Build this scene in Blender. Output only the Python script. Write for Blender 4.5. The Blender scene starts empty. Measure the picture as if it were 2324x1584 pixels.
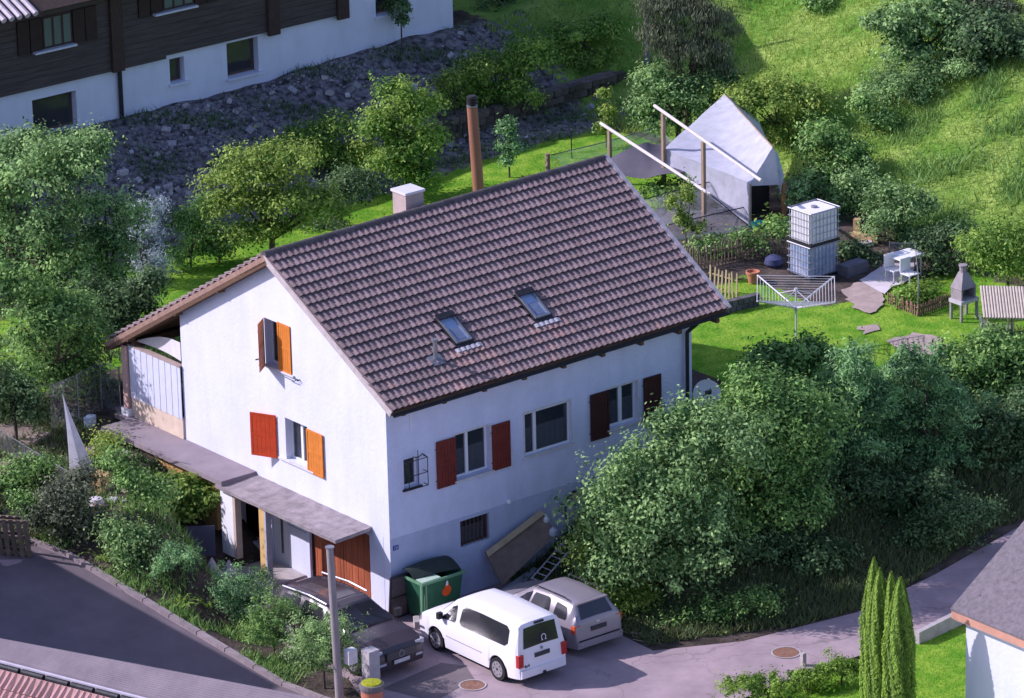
import bpy, math, random
import numpy as np
from mathutils import Vector, Matrix
from mathutils.geometry import delaunay_2d_cdt
random.seed(7); RNG = np.random.default_rng(7)
SC = bpy.context.scene
COL = SC.collection
# ------------------------------------------------------------------ camera
CAMP = Vector((-72.75509, -97.62457, 50.96826)); YAW, PIT, ROL = 0.902413, 0.342153, -0.0237298; FOC = 11071.4
fwd = Vector((math.cos(YAW)*math.cos(PIT), math.sin(YAW)*math.cos(PIT), -math.sin(PIT)))
r0 = Vector((math.sin(YAW), -math.cos(YAW), 0)); u0 = r0.cross(fwd)
RT = r0*math.cos(ROL)+u0*math.sin(ROL); UP = u0*math.cos(ROL)-r0*math.sin(ROL)
cd = bpy.data.cameras.new("camera"); cam = bpy.data.objects.new("camera", cd); COL.objects.link(cam)
m = Matrix((RT, UP, -fwd)).transposed().to_4x4(); m.translation = CAMP; cam.matrix_world = m
cd.sensor_width = 36; cd.lens = 36*FOC/2323; cd.clip_start = 1; cd.clip_end = 3000
SC.camera = cam
# ------------------------------------------------------------------ light
S = Vector((-1.0, .95, .955)).normalized()
w = bpy.data.worlds.new("World"); SC.world = w; w.use_nodes = True
nt = w.node_tree; nt.nodes.clear()
sky = nt.nodes.new("ShaderNodeTexSky"); sky.sky_type = 'NISHITA'; sky.sun_disc = False
sky.sun_elevation = math.asin(S.z); sky.sun_rotation = math.atan2(S.x, S.y)
bg = nt.nodes.new("ShaderNodeBackground"); bg.inputs[1].default_value = .15
out = nt.nodes.new("ShaderNodeOutputWorld")
mt = nt.nodes.new("ShaderNodeMix"); mt.data_type = "RGBA"; mt.blend_type = "MULTIPLY"; mt.inputs[0].default_value = 1; mt.inputs[7].default_value = (.96, .90, 1.12, 1)
nt.links.new(sky.outputs[0], mt.inputs[6]); nt.links.new(mt.outputs[2], bg.inputs[0]); nt.links.new(bg.outputs[0], out.inputs[0])
sl = bpy.data.lights.new("sun", 'SUN'); sl.energy = 4.2; sl.angle = math.radians(.55); sl.color = (1, .915, 1.02)
so = bpy.data.objects.new("sun", sl); COL.objects.link(so)
so.rotation_euler = S.to_track_quat('Z', 'Y').to_euler()
SC.view_settings.view_transform = 'Standard'; SC.view_settings.look = 'None'
SC.view_settings.exposure = 0.32; SC.view_settings.gamma = 1; SC.view_settings.use_curve_mapping = False
SC.render.engine = 'CYCLES'; SC.cycles.use_denoising = True
SC.cycles.max_bounces = 6; SC.cycles.diffuse_bounces = 3; SC.cycles.transparent_max_bounces = 12
SC.cycles.transmission_bounces = 3; SC.cycles.glossy_bounces = 3; SC.cycles.caustics_reflective = False

# ------------------------------------------------------------------ terrain
def ss(a, b, t):
    t = np.clip((np.asarray(t, float)-a)/(b-a), 0, 1); return t*t*(3-2*t)
def wob(x, y): return .5*np.sin(x*1.3+np.sin(y*.9)*1.7)*np.sin(y*1.1+1.3*np.sin(x*.7))
def H(x, y):
    x = np.asarray(x, float); y = np.asarray(y, float)
    st = 1.8+3.6*ss(-3.4, -1.7, x)
    back = (2.6-.42*(1-ss(-1.0, 1.5, x))*(1-ss(13, 16, y)))*ss(st, st+4.6, y)
    toe = -6.1-1.7*ss(3, 9, x)+1.7*ss(10, 17, x)
    right = 2.5*ss(toe+.2, .6, y)*ss(3.9, 9.5, x)*ss(-30, 0, y)
    z = np.maximum(back, right)
    z = z+.35*ss(16, 24, x)*ss(6, 12, y)
    yb = 23.4+1.8*ss(15, 20, x)
    z = z+(2.2+.12*wob(x*2, y*2))*np.clip((y-yb)/(30-yb), 0, 1)**.8
    t = x-27.6-1.5*ss(14, 24, y); hill = .34*np.where(t > 0, t, 0)*ss(-5, 3, y)
    hill = np.minimum(hill, 30); z = z+hill*(1+.04*wob(x*.8, y*.8))
    z = z+np.where(y > 32, 0.12*(y-32), 0)*ss(24, 32, x)
    xc = -5.0-.108*(y+1.8)
    rz = np.clip(.155*(y+2), 0, 1.45); rz = rz+(2.15-rz)*ss(8.2, 10.5, y)
    wq = ss(0, 1.7, x-xc)
    z = np.where(y > -3, rz*(1-wq)+(z+.0)*wq, z)
    bump = .03*wob(x*3, y*3)*ss(.3, 1.5, z)
    return z+bump
def h1(x, y): return float(H(x, y))
# photograph-pixel helpers (2323 x 1584 grid): give the real point seen at a pixel on a real surface
def ray(px, py): return (fwd+RT*((px-1161.5)/FOC)-UP*((py-792)/FOC))
def G(px, py, z=None):
    d = ray(px, py)
    if z is not None: return CAMP+d*((z-CAMP.z)/d.z)
    t0 = (9-CAMP.z)/d.z
    for i in range(900):
        P = CAMP+d*(t0+i*.06)
        if h1(P.x, P.y) >= P.z: break
    return P
def PX(px, py, x): d = ray(px, py); return CAMP+d*((x-CAMP.x)/d.x)
def PY(px, py, y): d = ray(px, py); return CAMP+d*((y-CAMP.y)/d.y)
FH = Vector((math.cos(YAW), math.sin(YAW), 0)); RH = Vector((math.sin(YAW), -math.cos(YAW), 0))
def PD(px, py, base, off=0.):
    d = ray(px, py); return CAMP+d*(((base+FH*off-CAMP).dot(FH))/d.dot(FH))
def on(x, y, dz=0.): return Vector((x, y, h1(x, y)+dz))

# ------------------------------------------------------------------ materials
MATS = {}
def _n(nt, t, **k):
    n = nt.nodes.new(t)
    for a, b in k.items(): setattr(n, a, b)
    return n
def mat(name, col, rough=.7, var=.18, scale=3., bump=.15, bscale=30., metal=0., spec=.3, col2=None, rnd=0., streak=None, trans=0., attr=None):
    if name in MATS: return MATS[name]
    M = bpy.data.materials.new(name); M.use_nodes = True; nt = M.node_tree; L = nt.links
    b = nt.nodes["Principled BSDF"]
    b.inputs["Roughness"].default_value = rough; b.inputs["Metallic"].default_value = metal
    b.inputs["Specular IOR Level"].default_value = spec
    tc = _n(nt, "ShaderNodeTexCoord"); mp = _n(nt, "ShaderNodeMapping"); L.new(tc.outputs["Object"], mp.inputs[0])
    if streak: mp.inputs["Scale"].default_value = streak
    no = _n(nt, "ShaderNodeTexNoise"); no.inputs["Scale"].default_value = scale; no.inputs["Detail"].default_value = 6; no.inputs["Roughness"].default_value = .65
    L.new(mp.outputs[0], no.inputs["Vector"])
    cr = _n(nt, "ShaderNodeValToRGB"); c = np.array(col)
    a = c*(1-var) if col2 is None else c; d = c*(1+var) if col2 is None else np.array(col2)
    cr.color_ramp.elements[0].position = .32; cr.color_ramp.elements[1].position = .68
    cr.color_ramp.elements[0].color = (*a, 1); cr.color_ramp.elements[1].color = (*np.clip(d, 0, 1), 1)
    L.new(no.outputs["Fac"], cr.inputs[0]); src = cr.outputs[0]
    if rnd:
        oi = _n(nt, "ShaderNodeObjectInfo"); mr = _n(nt, "ShaderNodeMapRange"); mr.inputs[3].default_value = 1-rnd; mr.inputs[4].default_value = 1+rnd
        L.new(oi.outputs["Random"], mr.inputs[0]); hs = _n(nt, "ShaderNodeHueSaturation"); L.new(mr.outputs[0], hs.inputs["Value"]); L.new(src, hs.inputs["Color"]); src = hs.outputs[0]
    if attr:
        at = _n(nt, "ShaderNodeAttribute", attribute_name=attr); mr = _n(nt, "ShaderNodeMapRange"); mr.inputs[3].default_value = .82; mr.inputs[4].default_value = 1.16
        L.new(at.outputs["Fac"], mr.inputs[0]); hs = _n(nt, "ShaderNodeHueSaturation"); L.new(mr.outputs[0], hs.inputs["Value"]); L.new(src, hs.inputs["Color"]); src = hs.outputs[0]
    if name in ("asphalt", "wall_plaster", "rough_plaster", "plinth_plaster", "canopy_concrete", "terrace_slab", "back_plaster"):
        n3 = _n(nt, "ShaderNodeTexNoise"); n3.inputs["Scale"].default_value = .9; n3.inputs["Detail"].default_value = 9; n3.inputs["Roughness"].default_value = .7
        mp3 = _n(nt, "ShaderNodeMapping"); L.new(tc.outputs["Object"], mp3.inputs[0]); L.new(mp3.outputs[0], n3.inputs["Vector"])
        if "plaster" in name: mp3.inputs["Scale"].default_value = (2.2, 2.2, .35)
        r3 = _n(nt, "ShaderNodeMapRange"); r3.inputs[1].default_value = .42; r3.inputs[2].default_value = .72; r3.inputs[3].default_value = 0; r3.inputs[4].default_value = .16 if "plaster" in name else .38
        L.new(n3.outputs["Fac"], r3.inputs[0]); mx3 = _n(nt, "ShaderNodeMix", data_type='RGBA'); L.new(r3.outputs[0], mx3.inputs[0]); L.new(src, mx3.inputs[6]); mx3.inputs[7].default_value = (*(np.array(col)*.5), 1); src = mx3.outputs[2]
    if name == "asphalt":
        vo = _n(nt, "ShaderNodeTexVoronoi", feature='DISTANCE_TO_EDGE'); vo.inputs["Scale"].default_value = .42; wn = _n(nt, "ShaderNodeTexNoise"); wn.inputs["Scale"].default_value = 1.5; wn.inputs["Detail"].default_value = 5
        L.new(tc.outputs["Object"], wn.inputs["Vector"]); va = _n(nt, "ShaderNodeVectorMath", operation='MULTIPLY_ADD'); L.new(wn.outputs["Color"], va.inputs[0]); va.inputs[1].default_value = (1.1, 1.1, 0); L.new(tc.outputs["Object"], va.inputs[2]); L.new(va.outputs[0], vo.inputs["Vector"])
        r4 = _n(nt, "ShaderNodeMapRange"); r4.inputs[1].default_value = .004; r4.inputs[2].default_value = .012; r4.inputs[3].default_value = .28; r4.inputs[4].default_value = 0; L.new(vo.outputs["Distance"], r4.inputs[0])
        mx4 = _n(nt, "ShaderNodeMix", data_type='RGBA'); L.new(r4.outputs[0], mx4.inputs[0]); L.new(src, mx4.inputs[6]); mx4.inputs[7].default_value = (.09, .075, .08, 1); src = mx4.outputs[2]
    L.new(src, b.inputs["Base Color"])
    if trans: b.inputs["Transmission Weight"].default_value = trans
    if bump:
        n2 = _n(nt, "ShaderNodeTexNoise"); n2.inputs["Scale"].default_value = bscale; n2.inputs["Detail"].default_value = 4
        L.new(mp.outputs[0], n2.inputs["Vector"]); bp = _n(nt, "ShaderNodeBump"); bp.inputs["Strength"].default_value = bump; bp.inputs["Distance"].default_value = .03
        L.new(n2.outputs["Fac"], bp.inputs["Height"]); L.new(bp.outputs[0], b.inputs["Normal"])
    MATS[name] = M; return M
def leafmat(name, dark, light, trans=.3, rough=.55):
    if name in MATS: return MATS[name]
    M = bpy.data.materials.new(name); M.use_nodes = True; nt = M.node_tree; L = nt.links
    b = nt.nodes["Principled BSDF"]; o = nt.nodes["Material Output"]
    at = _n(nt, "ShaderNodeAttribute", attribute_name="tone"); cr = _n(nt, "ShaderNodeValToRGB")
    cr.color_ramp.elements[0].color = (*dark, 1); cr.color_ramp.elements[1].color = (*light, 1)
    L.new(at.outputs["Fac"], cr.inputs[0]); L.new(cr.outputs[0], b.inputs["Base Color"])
    b.inputs["Roughness"].default_value = rough; b.inputs["Specular IOR Level"].default_value = .22
    tr = _n(nt, "ShaderNodeBsdfTranslucent"); mx = _n(nt, "ShaderNodeMixShader"); mx.inputs[0].default_value = trans
    hs = _n(nt, "ShaderNodeHueSaturation"); hs.inputs["Value"].default_value = 1.4; hs.inputs["Hue"].default_value = .48
    L.new(cr.outputs[0], hs.inputs["Color"]); L.new(hs.outputs[0], tr.inputs[0])
    L.new(b.outputs[0], mx.inputs[1]); L.new(tr.outputs[0], mx.inputs[2]); L.new(mx.outputs[0], o.inputs[0])
    MATS[name] = M; return M
def sheer(name, col, alpha, scale=60., sharp=False, trl=.5):
    """thin net / fleece / film: part see-through, part translucent"""
    if name in MATS: return MATS[name]
    M = bpy.data.materials.new(name); M.use_nodes = True; nt = M.node_tree; L = nt.links; nt.nodes.clear()
    o = _n(nt, "ShaderNodeOutputMaterial"); d = _n(nt, "ShaderNodeBsdfDiffuse"); t = _n(nt, "ShaderNodeBsdfTranslucent"); tp = _n(nt, "ShaderNodeBsdfTransparent")
    d.inputs[0].default_value = (*col, 1); t.inputs[0].default_value = (*col, 1)
    m1 = _n(nt, "ShaderNodeMixShader"); m1.inputs[0].default_value = trl; L.new(d.outputs[0], m1.inputs[1]); L.new(t.outputs[0], m1.inputs[2])
    m2 = _n(nt, "ShaderNodeMixShader"); tc = _n(nt, "ShaderNodeTexCoord"); no = _n(nt, "ShaderNodeTexNoise"); no.inputs["Scale"].default_value = scale*.05; no.inputs["Detail"].default_value = 5
    L.new(tc.outputs["Object"], no.inputs["Vector"]); mr = _n(nt, "ShaderNodeMapRange"); mr.inputs[1].default_value = .3; mr.inputs[2].default_value = .7
    mr.inputs[3].default_value = max(0, alpha-.15); mr.inputs[4].default_value = min(1, alpha+.15); L.new(no.outputs["Fac"], mr.inputs[0]); L.new(mr.outputs[0], m2.inputs[0])
    L.new(tp.outputs[0], m2.inputs[1]); L.new(m1.outputs[0], m2.inputs[2]); L.new(m2.outputs[0], o.inputs[0])
    MATS[name] = M; return M
def glass(name, tint=(.05, .06, .08), rough=.06, alpha=.75):
    if name in MATS: return MATS[name]
    M = bpy.data.materials.new(name); M.use_nodes = True; nt = M.node_tree; L = nt.links
    b = nt.nodes["Principled BSDF"]; b.inputs["Base Color"].default_value = (*tint, 1); b.inputs["Roughness"].default_value = rough
    b.inputs["Specular IOR Level"].default_value = .8; b.inputs["Alpha"].default_value = alpha
    MATS[name] = M; return M

plaster = mat("wall_plaster", (.65, .67, .79), .9, .05, .8, .25, 9)
plaster2 = mat("rough_plaster", (.66, .69, .87), .9, .07, 1.2, .8, 14)
plinthm = mat("plinth_plaster", (.49, .53, .70), .9, .08, 1.5, .6, 14)
concrete = mat("concrete", (.42, .38, .38), .9, .2, 2.5, .4, 30)
slabm = mat("terrace_slab", (.27, .225, .25), .85, .1, 1.5, .15, 40)
canopym = mat("canopy_concrete", (.30, .26, .27), .95, .3, 3, .6, 25)
brown = mat("brown_timber", (.13, .075, .05), .8, .3, 4, .4, 20, streak=(1, 1, 6))
dkbrown = mat("dark_timber", (.06, .04, .035), .85, .3, 3, .4, 20, streak=(6, 1, 1))
clad = mat("weathered_cladding", (.085, .072, .068), .9, .35, 2.5, .6, 12, streak=(.4, 1, 8))
orange = mat("orange_shutter_paint", (.62, .20, .035), .55, .12, 5, .1, 30)
orange_dim = mat("orange_paint_less_sun", (.58, .065, .02), .55, .12, 5, .1, 30)  # redder copy of the orange paint, weaker sun put into its colour
dkred = mat("dark_red_shutter_paint", (.17, .028, .022), .6, .2, 5, .1, 30)
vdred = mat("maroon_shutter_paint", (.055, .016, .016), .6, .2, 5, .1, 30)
white = mat("white_paint", (.78, .78, .82), .5, .04, 4, .05, 30)
offwhite = mat("offwhite", (.62, .6, .62), .7, .12, 6, .1, 30)
gl = glass("window_glass", (.05, .06, .08), .05, .42); glc = glass("car_glass", (.025, .025, .032), .12, 1.)
glsky = glass("skylight_glass", (.30, .42, .62), .15, .9)
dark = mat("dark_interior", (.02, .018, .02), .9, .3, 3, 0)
curt = mat("lace_curtain", (.42, .43, .50), .9, .4, 40, .3, 60)
zinc = mat("zinc_metal", (.30, .31, .34), .4, .15, 6, .05, 30, metal=.6)
dkmetal = mat("dark_metal", (.035, .035, .04), .5, .3, 6, .05, 30, metal=.3)
asphalt = mat("asphalt", (.34, .262, .285), .92, .1, .8, .35, 60, col2=(.45, .345, .37))
asph2 = mat("dark_asphalt", (.075, .07, .078), .92, .15, 1.2, .35, 60)
kerbm = mat("kerb_concrete", (.29, .24, .25), .9, .2, 4, .3, 30, rnd=.08)
tilem = mat("roof_tile_clay", (.205, .150, .155), .85, .10, 5, .3, 30, col2=(.26, .188, .188), attr="tone")
tileor = mat("newer_roof_tile", (.31, .20, .185), .8, .15, 6, .3, 30, attr="tone")
tilegr = mat("verge_tile_grey", (.42, .38, .40), .8, .2, 6, .3, 30)
ridgem = mat("ridge_tile_dark", (.085, .075, .08), .85, .3, 6, .4, 30, rnd=.2)
rock = mat("embankment_stone", (.24, .23, .24), .9, .3, 6, .5, 20, col2=(.58, .55, .58), rnd=.4)
wallstone = mat("dry_wall_stone", (.13, .11, .10), .9, .3, 5, .6, 20, rnd=.4)
bark = mat("bark", (.10, .075, .06), .95, .3, 5, .7, 20, streak=(3, 3, .6))
greywood = mat("weathered_pole_wood", (.30, .27, .27), .9, .2, 4, .4, 20, streak=(5, 5, .4))
postwood = mat("post_wood", (.33, .24, .17), .9, .25, 5, .4, 20, streak=(4, 4, .5))
picket = mat("picket_wood", (.45, .36, .22), .9, .2, 8, .3, 30, rnd=.12)
picketd = mat("old_picket_wood", (.20, .15, .11), .9, .25, 8, .3, 30, rnd=.2)
vanp = mat("white_car_paint", (.80, .78, .83), .3, .02, 1, 0, spec=.5)
silverp = mat("silver_car_paint", (.30, .27, .31), .32, .03, 1, 0, metal=.25, spec=.5)
blackp = mat("dark_car_paint", (.05, .038, .048), .25, .1, 1, 0, spec=.6)
rubber = mat("rubber", (.02, .02, .022), .8, .2, 5, .1, 30)
redl = mat("red_lamp", (.42, .03, .03), .25, .2, 14, 0); orl = mat("orange_lamp", (.62, .09, .03), .25, .25, 14, 0)
plate = mat("dark_plate", (.05, .05, .06), .5, .1, 8, 0)
green = mat("green_container_paint", (.03, .12, .065), .5, .2, 4, .15, 20)
greenl = mat("pale_green_paint", (.13, .28, .16), .5, .15, 4, .1, 20)
plast = mat("white_tank_plastic", (.78, .76, .82), .45, .04, 2, .1, 8)
plastb = mat("water_tank_plastic", (.16, .26, .46), .4, .25, 2.5, .1, 8, col2=(.55, .60, .74))
terra = mat("terracotta", (.50, .20, .12), .8, .15, 5, .2, 30)
dirt = mat("bare_soil", (.17, .12, .095), .95, .3, 2, .6, 12)
sand = mat("worn_ground", (.40, .31, .28), .95, .15, 3, .3, 30)
pave = mat("patio_slabs", (.62, .56, .58), .85, .1, 3, .2, 30)
shingle = mat("bitumen_shingle", (.17, .15, .165), .95, .25, 8, .6, 40)
fascia = mat("orange_fascia", (.52, .27, .20), .7, .12, 3, .1, 30)

# ------------------------------------------------------------------ mesh building
WL = {}
def _fix(o, parent):
    if parent is not None: o.parent = parent
    return o
class MB:
    def __init__(s): s.v = []; s.f = []; s.tone = []
    def add(s, vs, fs, tone=None):
        k = len(s.v); s.v += [tuple(v) for v in vs]; s.f += [tuple(i+k for i in f) for f in fs]
        if tone is not None: s.tone += [tone]*len(fs)
        return s
    def box(s, c, sz, R=None):
        h = Vector(sz)/2; vs = []
        for x in (-1, 1):
            for y in (-1, 1):
                for z in (-1, 1):
                    q = Vector((x*h.x, y*h.y, z*h.z))
                    if R is not None: q = R @ q
                    vs.append(Vector(c)+q)
        return s.add(vs, [(0, 1, 3, 2), (4, 6, 7, 5), (0, 4, 5, 1), (2, 3, 7, 6), (0, 2, 6, 4), (1, 5, 7, 3)])
    def bx(s, a, b): a = Vector(a); b = Vector(b); return s.box((a+b)/2, [abs(q) for q in (b-a)])
    def cyl(s, p, q, r, r2=None, n=10, cap=True):
        p = Vector(p); q = Vector(q); r2 = r if r2 is None else r2; d = (q-p)
        if d.length < 1e-6: return s
        d.normalize(); a = d.orthogonal().normalized(); b = d.cross(a)
        vs = [p+(a*math.cos(t)+b*math.sin(t))*r for t in [2*math.pi*i/n for i in range(n)]]+[q+(a*math.cos(t)+b*math.sin(t))*r2 for t in [2*math.pi*i/n for i in range(n)]]
        fs = [(i, (i+1) % n, n+(i+1) % n, n+i) for i in range(n)]
        if cap: fs += [tuple(range(n))[::-1], tuple(range(n, 2*n))]
        return s.add(vs, fs)
    def tube(s, pts, r, n=6):
        for a, b in zip(pts, pts[1:]): s.cyl(a, b, r, n=n)
        return s
    def poly(s, pts, vec):
        """closed outline extruded by vec"""
        n = len(pts); P = [Vector(p) for p in pts]; V = Vector(vec)
        return s.add(P+[p+V for p in P], [tuple(range(n))[::-1], tuple(range(n, 2*n))]+[(i, (i+1) % n, n+(i+1) % n, n+i) for i in range(n)])
    def lathe(s, c, prof, n=16):
        c = Vector(c); vs = []; fs = []
        for r, z in prof:
            for i in range(n): t = 2*math.pi*i/n; vs.append(c+Vector((r*math.cos(t), r*math.sin(t), z)))
        for j in range(len(prof)-1):
            for i in range(n): fs.append((j*n+i, j*n+(i+1) % n, (j+1)*n+(i+1) % n, (j+1)*n+i))
        fs.append(tuple(range(n))[::-1]); fs.append(tuple(range((len(prof)-1)*n, len(prof)*n)))
        return s.add(vs, fs)
    def grid(s, fn, nu, nv, thick=0):
        """surface fn(u,v) -> point, optional thickness along the local normal"""
        P = [[Vector(fn(i/nu, j/nv)) for j in range(nv+1)] for i in range(nu+1)]
        def idx(i, j): return i*(nv+1)+j
        vs = [P[i][j] for i in range(nu+1) for j in range(nv+1)]
        fs = [(idx(i, j), idx(i+1, j), idx(i+1, j+1), idx(i, j+1)) for i in range(nu) for j in range(nv)]
        s.add(vs, fs)
        if thick:
            vs2 = []
            for i in range(nu+1):
                for j in range(nv+1):
                    a = P[min(i+1, nu)][j]-P[max(i-1, 0)][j]; b = P[i][min(j+1, nv)]-P[i][max(j-1, 0)]
                    vs2.append(P[i][j]-a.cross(b).normalized()*thick)
            s.add(vs2, [f[::-1] for f in fs])
            k0 = len(s.v)-2*len(vs); N = len(vs)
            rim = [idx(i, 0) for i in range(nu+1)]+[idx(nu, j) for j in range(1, nv+1)]+[idx(i, nv) for i in range(nu-1, -1, -1)]+[idx(0, j) for j in range(nv-1, 0, -1)]
            for a, b in zip(rim, rim[1:]+rim[:1]): s.f.append((k0+b, k0+a, k0+N+a, k0+N+b))
        return s
    def mesh(s, name, M, org=Vector((0, 0, 0)), smooth=False):
        me = bpy.data.meshes.new(name); me.from_pydata([(v[0]-org[0], v[1]-org[1], v[2]-org[2]) for v in s.v], [], s.f); me.update()
        if M: me.materials.append(M)
        if s.tone and len(s.tone) == len(s.f):
            at = me.attributes.new("tone", 'FLOAT', 'FACE'); at.data.foreach_set("value", s.tone)
        if smooth:
            me.polygons.foreach_set("use_smooth", [True]*len(me.polygons)); me.set_sharp_from_angle(angle=math.radians(38))
        return me
    def build(s, name, M, parent=None, smooth=False, local=False, **k):
        if parent is not None: org = Vector((0, 0, 0)) if local else WL.get(parent.name, Vector((0, 0, 0)))
        else:
            a = np.array(s.v); org = Vector(((a[:, 0].min()+a[:, 0].max())/2, (a[:, 1].min()+a[:, 1].max())/2, a[:, 2].min()))
        o = bpy.data.objects.new(name, s.mesh(name, M, org, smooth)); COL.objects.link(o)
        if parent is not None: o.parent = parent; WL[o.name] = org
        else: o.location = org; WL[o.name] = org
        return tag(o, **k)
def tag(o, label=None, cat=None, group=None, kind=None):
    if label: o["label"] = label
    if cat: o["category"] = cat
    if group: o["group"] = group
    if kind: o["kind"] = kind
    return o
def thing(name, label, cat, loc, group=None, rz=0):
    o = bpy.data.objects.new(name, None); COL.objects.link(o); o.location = loc; o.rotation_euler = (0, 0, rz); o.empty_display_size = .2
    WL[o.name] = Vector(loc); return tag(o, label, cat, group)
def inst(name, me, parent=None, loc=(0, 0, 0), rot=None, scale=None):
    """another object on a shared mesh; loc in the parent's own space when parented"""
    o = bpy.data.objects.new(name, me); COL.objects.link(o)
    if parent is not None: o.parent = parent; loc = Vector(loc)-WL.get(parent.name, Vector((0, 0, 0)))
    o.location = loc
    if rot is not None: o.rotation_mode = 'QUATERNION'; o.rotation_quaternion = rot
    if scale: o.scale = scale
    return o
def copy_tree(src, loc, rz=None, label=None, group=None):
    r = src.copy(); COL.objects.link(r); r.location = loc; WL[r.name] = Vector(loc)
    if rz is not None: r.rotation_euler = (0, 0, rz)
    if label: r["label"] = label
    if group: r["group"] = group
    for ch in list(src.children):
        c = ch.copy(); COL.objects.link(c); c.parent = r
        for g in list(ch.children): d = g.copy(); COL.objects.link(d); d.parent = c
    return r
def rings(name, V, F, M, parent=None, tone=None, org=None, **k):
    """fast mesh from numpy quads/tris: V (n,3), F (m,k)"""
    me = bpy.data.meshes.new(name); V = np.asarray(V, np.float32); F = np.asarray(F, np.int32)
    if org is None: org = WL.get(parent.name, Vector((0, 0, 0))) if parent else Vector((0, 0, 0))
    V = V-np.array(org, np.float32)
    me.vertices.add(len(V)); me.vertices.foreach_set("co", V.ravel())
    me.loops.add(F.size); me.loops.foreach_set("vertex_index", F.ravel())
    me.polygons.add(len(F)); me.polygons.foreach_set("loop_start", np.arange(len(F), dtype=np.int32)*F.shape[1])
    me.update(calc_edges=True)
    if tone is not None: me.attributes.new("tone", 'FLOAT', 'FACE').data.foreach_set("value", np.asarray(tone, np.float32))
    me.materials.append(M)
    o = bpy.data.objects.new(name, me); COL.objects.link(o)
    if parent: o.parent = parent; WL[o.name] = org
    else: o.location = org; WL[o.name] = Vector(org)
    return tag(o, **k)

def inpoly(x, y, poly):
    x = np.asarray(x, float); y = np.asarray(y, float); c = np.zeros(x.shape, bool); n = len(poly)
    for i in range(n):
        x1, y1 = poly[i]; x2, y2 = poly[i-1]
        if y1 == y2: continue
        c ^= ((y1 > y) != (y2 > y)) & (x < (x2-x1)*(y-y1)/(y2-y1)+x1)
    return c
def dens(poly, st):
    o = []
    for i in range(len(poly)):
        a = Vector(poly[i]); b = Vector(poly[(i+1) % len(poly)]); n = max(1, int((b-a).length/st))
        o += [a.lerp(b, k/n) for k in range(n)]
    return o
def sheet(name, poly, dz, M, st=.5, rag=0., parent=None, **k):
    pb = dens([(p[0], p[1]) for p in poly], st)
    if rag: pb = [p+Vector((RNG.normal()*rag, RNG.normal()*rag)) for p in pb]
    n = len(pb); xs = [p.x for p in pb]; ys = [p.y for p in pb]
    gx, gy = np.meshgrid(np.arange(min(xs), max(xs), st), np.arange(min(ys), max(ys), st)); gx = gx.ravel(); gy = gy.ravel()
    ok = inpoly(gx, gy, [(p.x, p.y) for p in pb]); pts = pb+[Vector((a, b)) for a, b in zip(gx[ok], gy[ok])]
    r = delaunay_2d_cdt(pts, [(i, (i+1) % n) for i in range(n)], [], 1, 1e-5)
    V = np.array([(p.x, p.y) for p in r[0]]); F = [f for f in r[2] if len(f) == 3]
    C = V[np.array(F)].mean(axis=1); ok = inpoly(C[:, 0], C[:, 1], [(p.x, p.y) for p in pb]); F = np.array(F)[ok]
    Z = H(V[:, 0], V[:, 1])+dz
    return rings(name, np.c_[V, Z], F, M, parent, **k)

# ------------------------------------------------------------------ ground
P_road = [(-14, -60), (3.0, -60), (3.1, -10.4), (4.6, -10.2), (6.4, -10.2), (9.9, -10.4), (11.3, -10.2), (20, -9.3), (40, -7.2), (70, -6), (70, -2.5), (40, -4), (24, -5.6), (17.4, -6.45), (13, -7.5), (9.6, -8.05), (6, -7.5), (3.8, -6.4), (3.9, -3.6), (4.2, -1.6), (4.3, -.02),
          (-.02, -.02), (-.02, 5.6), (-1.7, 5.6), (-2.9, 3.0), (-3.25, 1.0), (-3.4, -2.6), (-4.1, -4.3), (-4.62, -4.1), (-4.78, -3.2), (-5.0, -1.8), (-5.48, 2.6), (-5.93, 6.8), (-6.4, 8.3), (-14, 9.6), (-60, 9.6), (-60, -60)]
fine_x = np.arange(-16, 42, .3); fine_y = np.arange(-18, 46, .3)
gx = np.r_[np.linspace(-160, -17, 24), fine_x, np.linspace(43, 170, 24)]; gy = np.r_[np.linspace(-160, -19, 20), fine_y, np.linspace(47, 190, 24)]
X, Y = np.meshgrid(gx, gy); Z = H(X, Y)
inr = inpoly(X.ravel(), Y.ravel(), P_road).reshape(X.shape); Z = Z-np.where(inr, .09, 0)
inh = (X > .3) & (X < 11.3) & (Y > .3) & (Y < 9.2); Z = np.where(inh, np.minimum(Z, -.1), Z)
nx, ny = len(gx), len(gy); I = np.arange(nx*ny).reshape(ny, nx)
F = np.stack([I[:-1, :-1], I[:-1, 1:], I[1:, 1:], I[1:, :-1]], -1).reshape(-1, 4)
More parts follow.
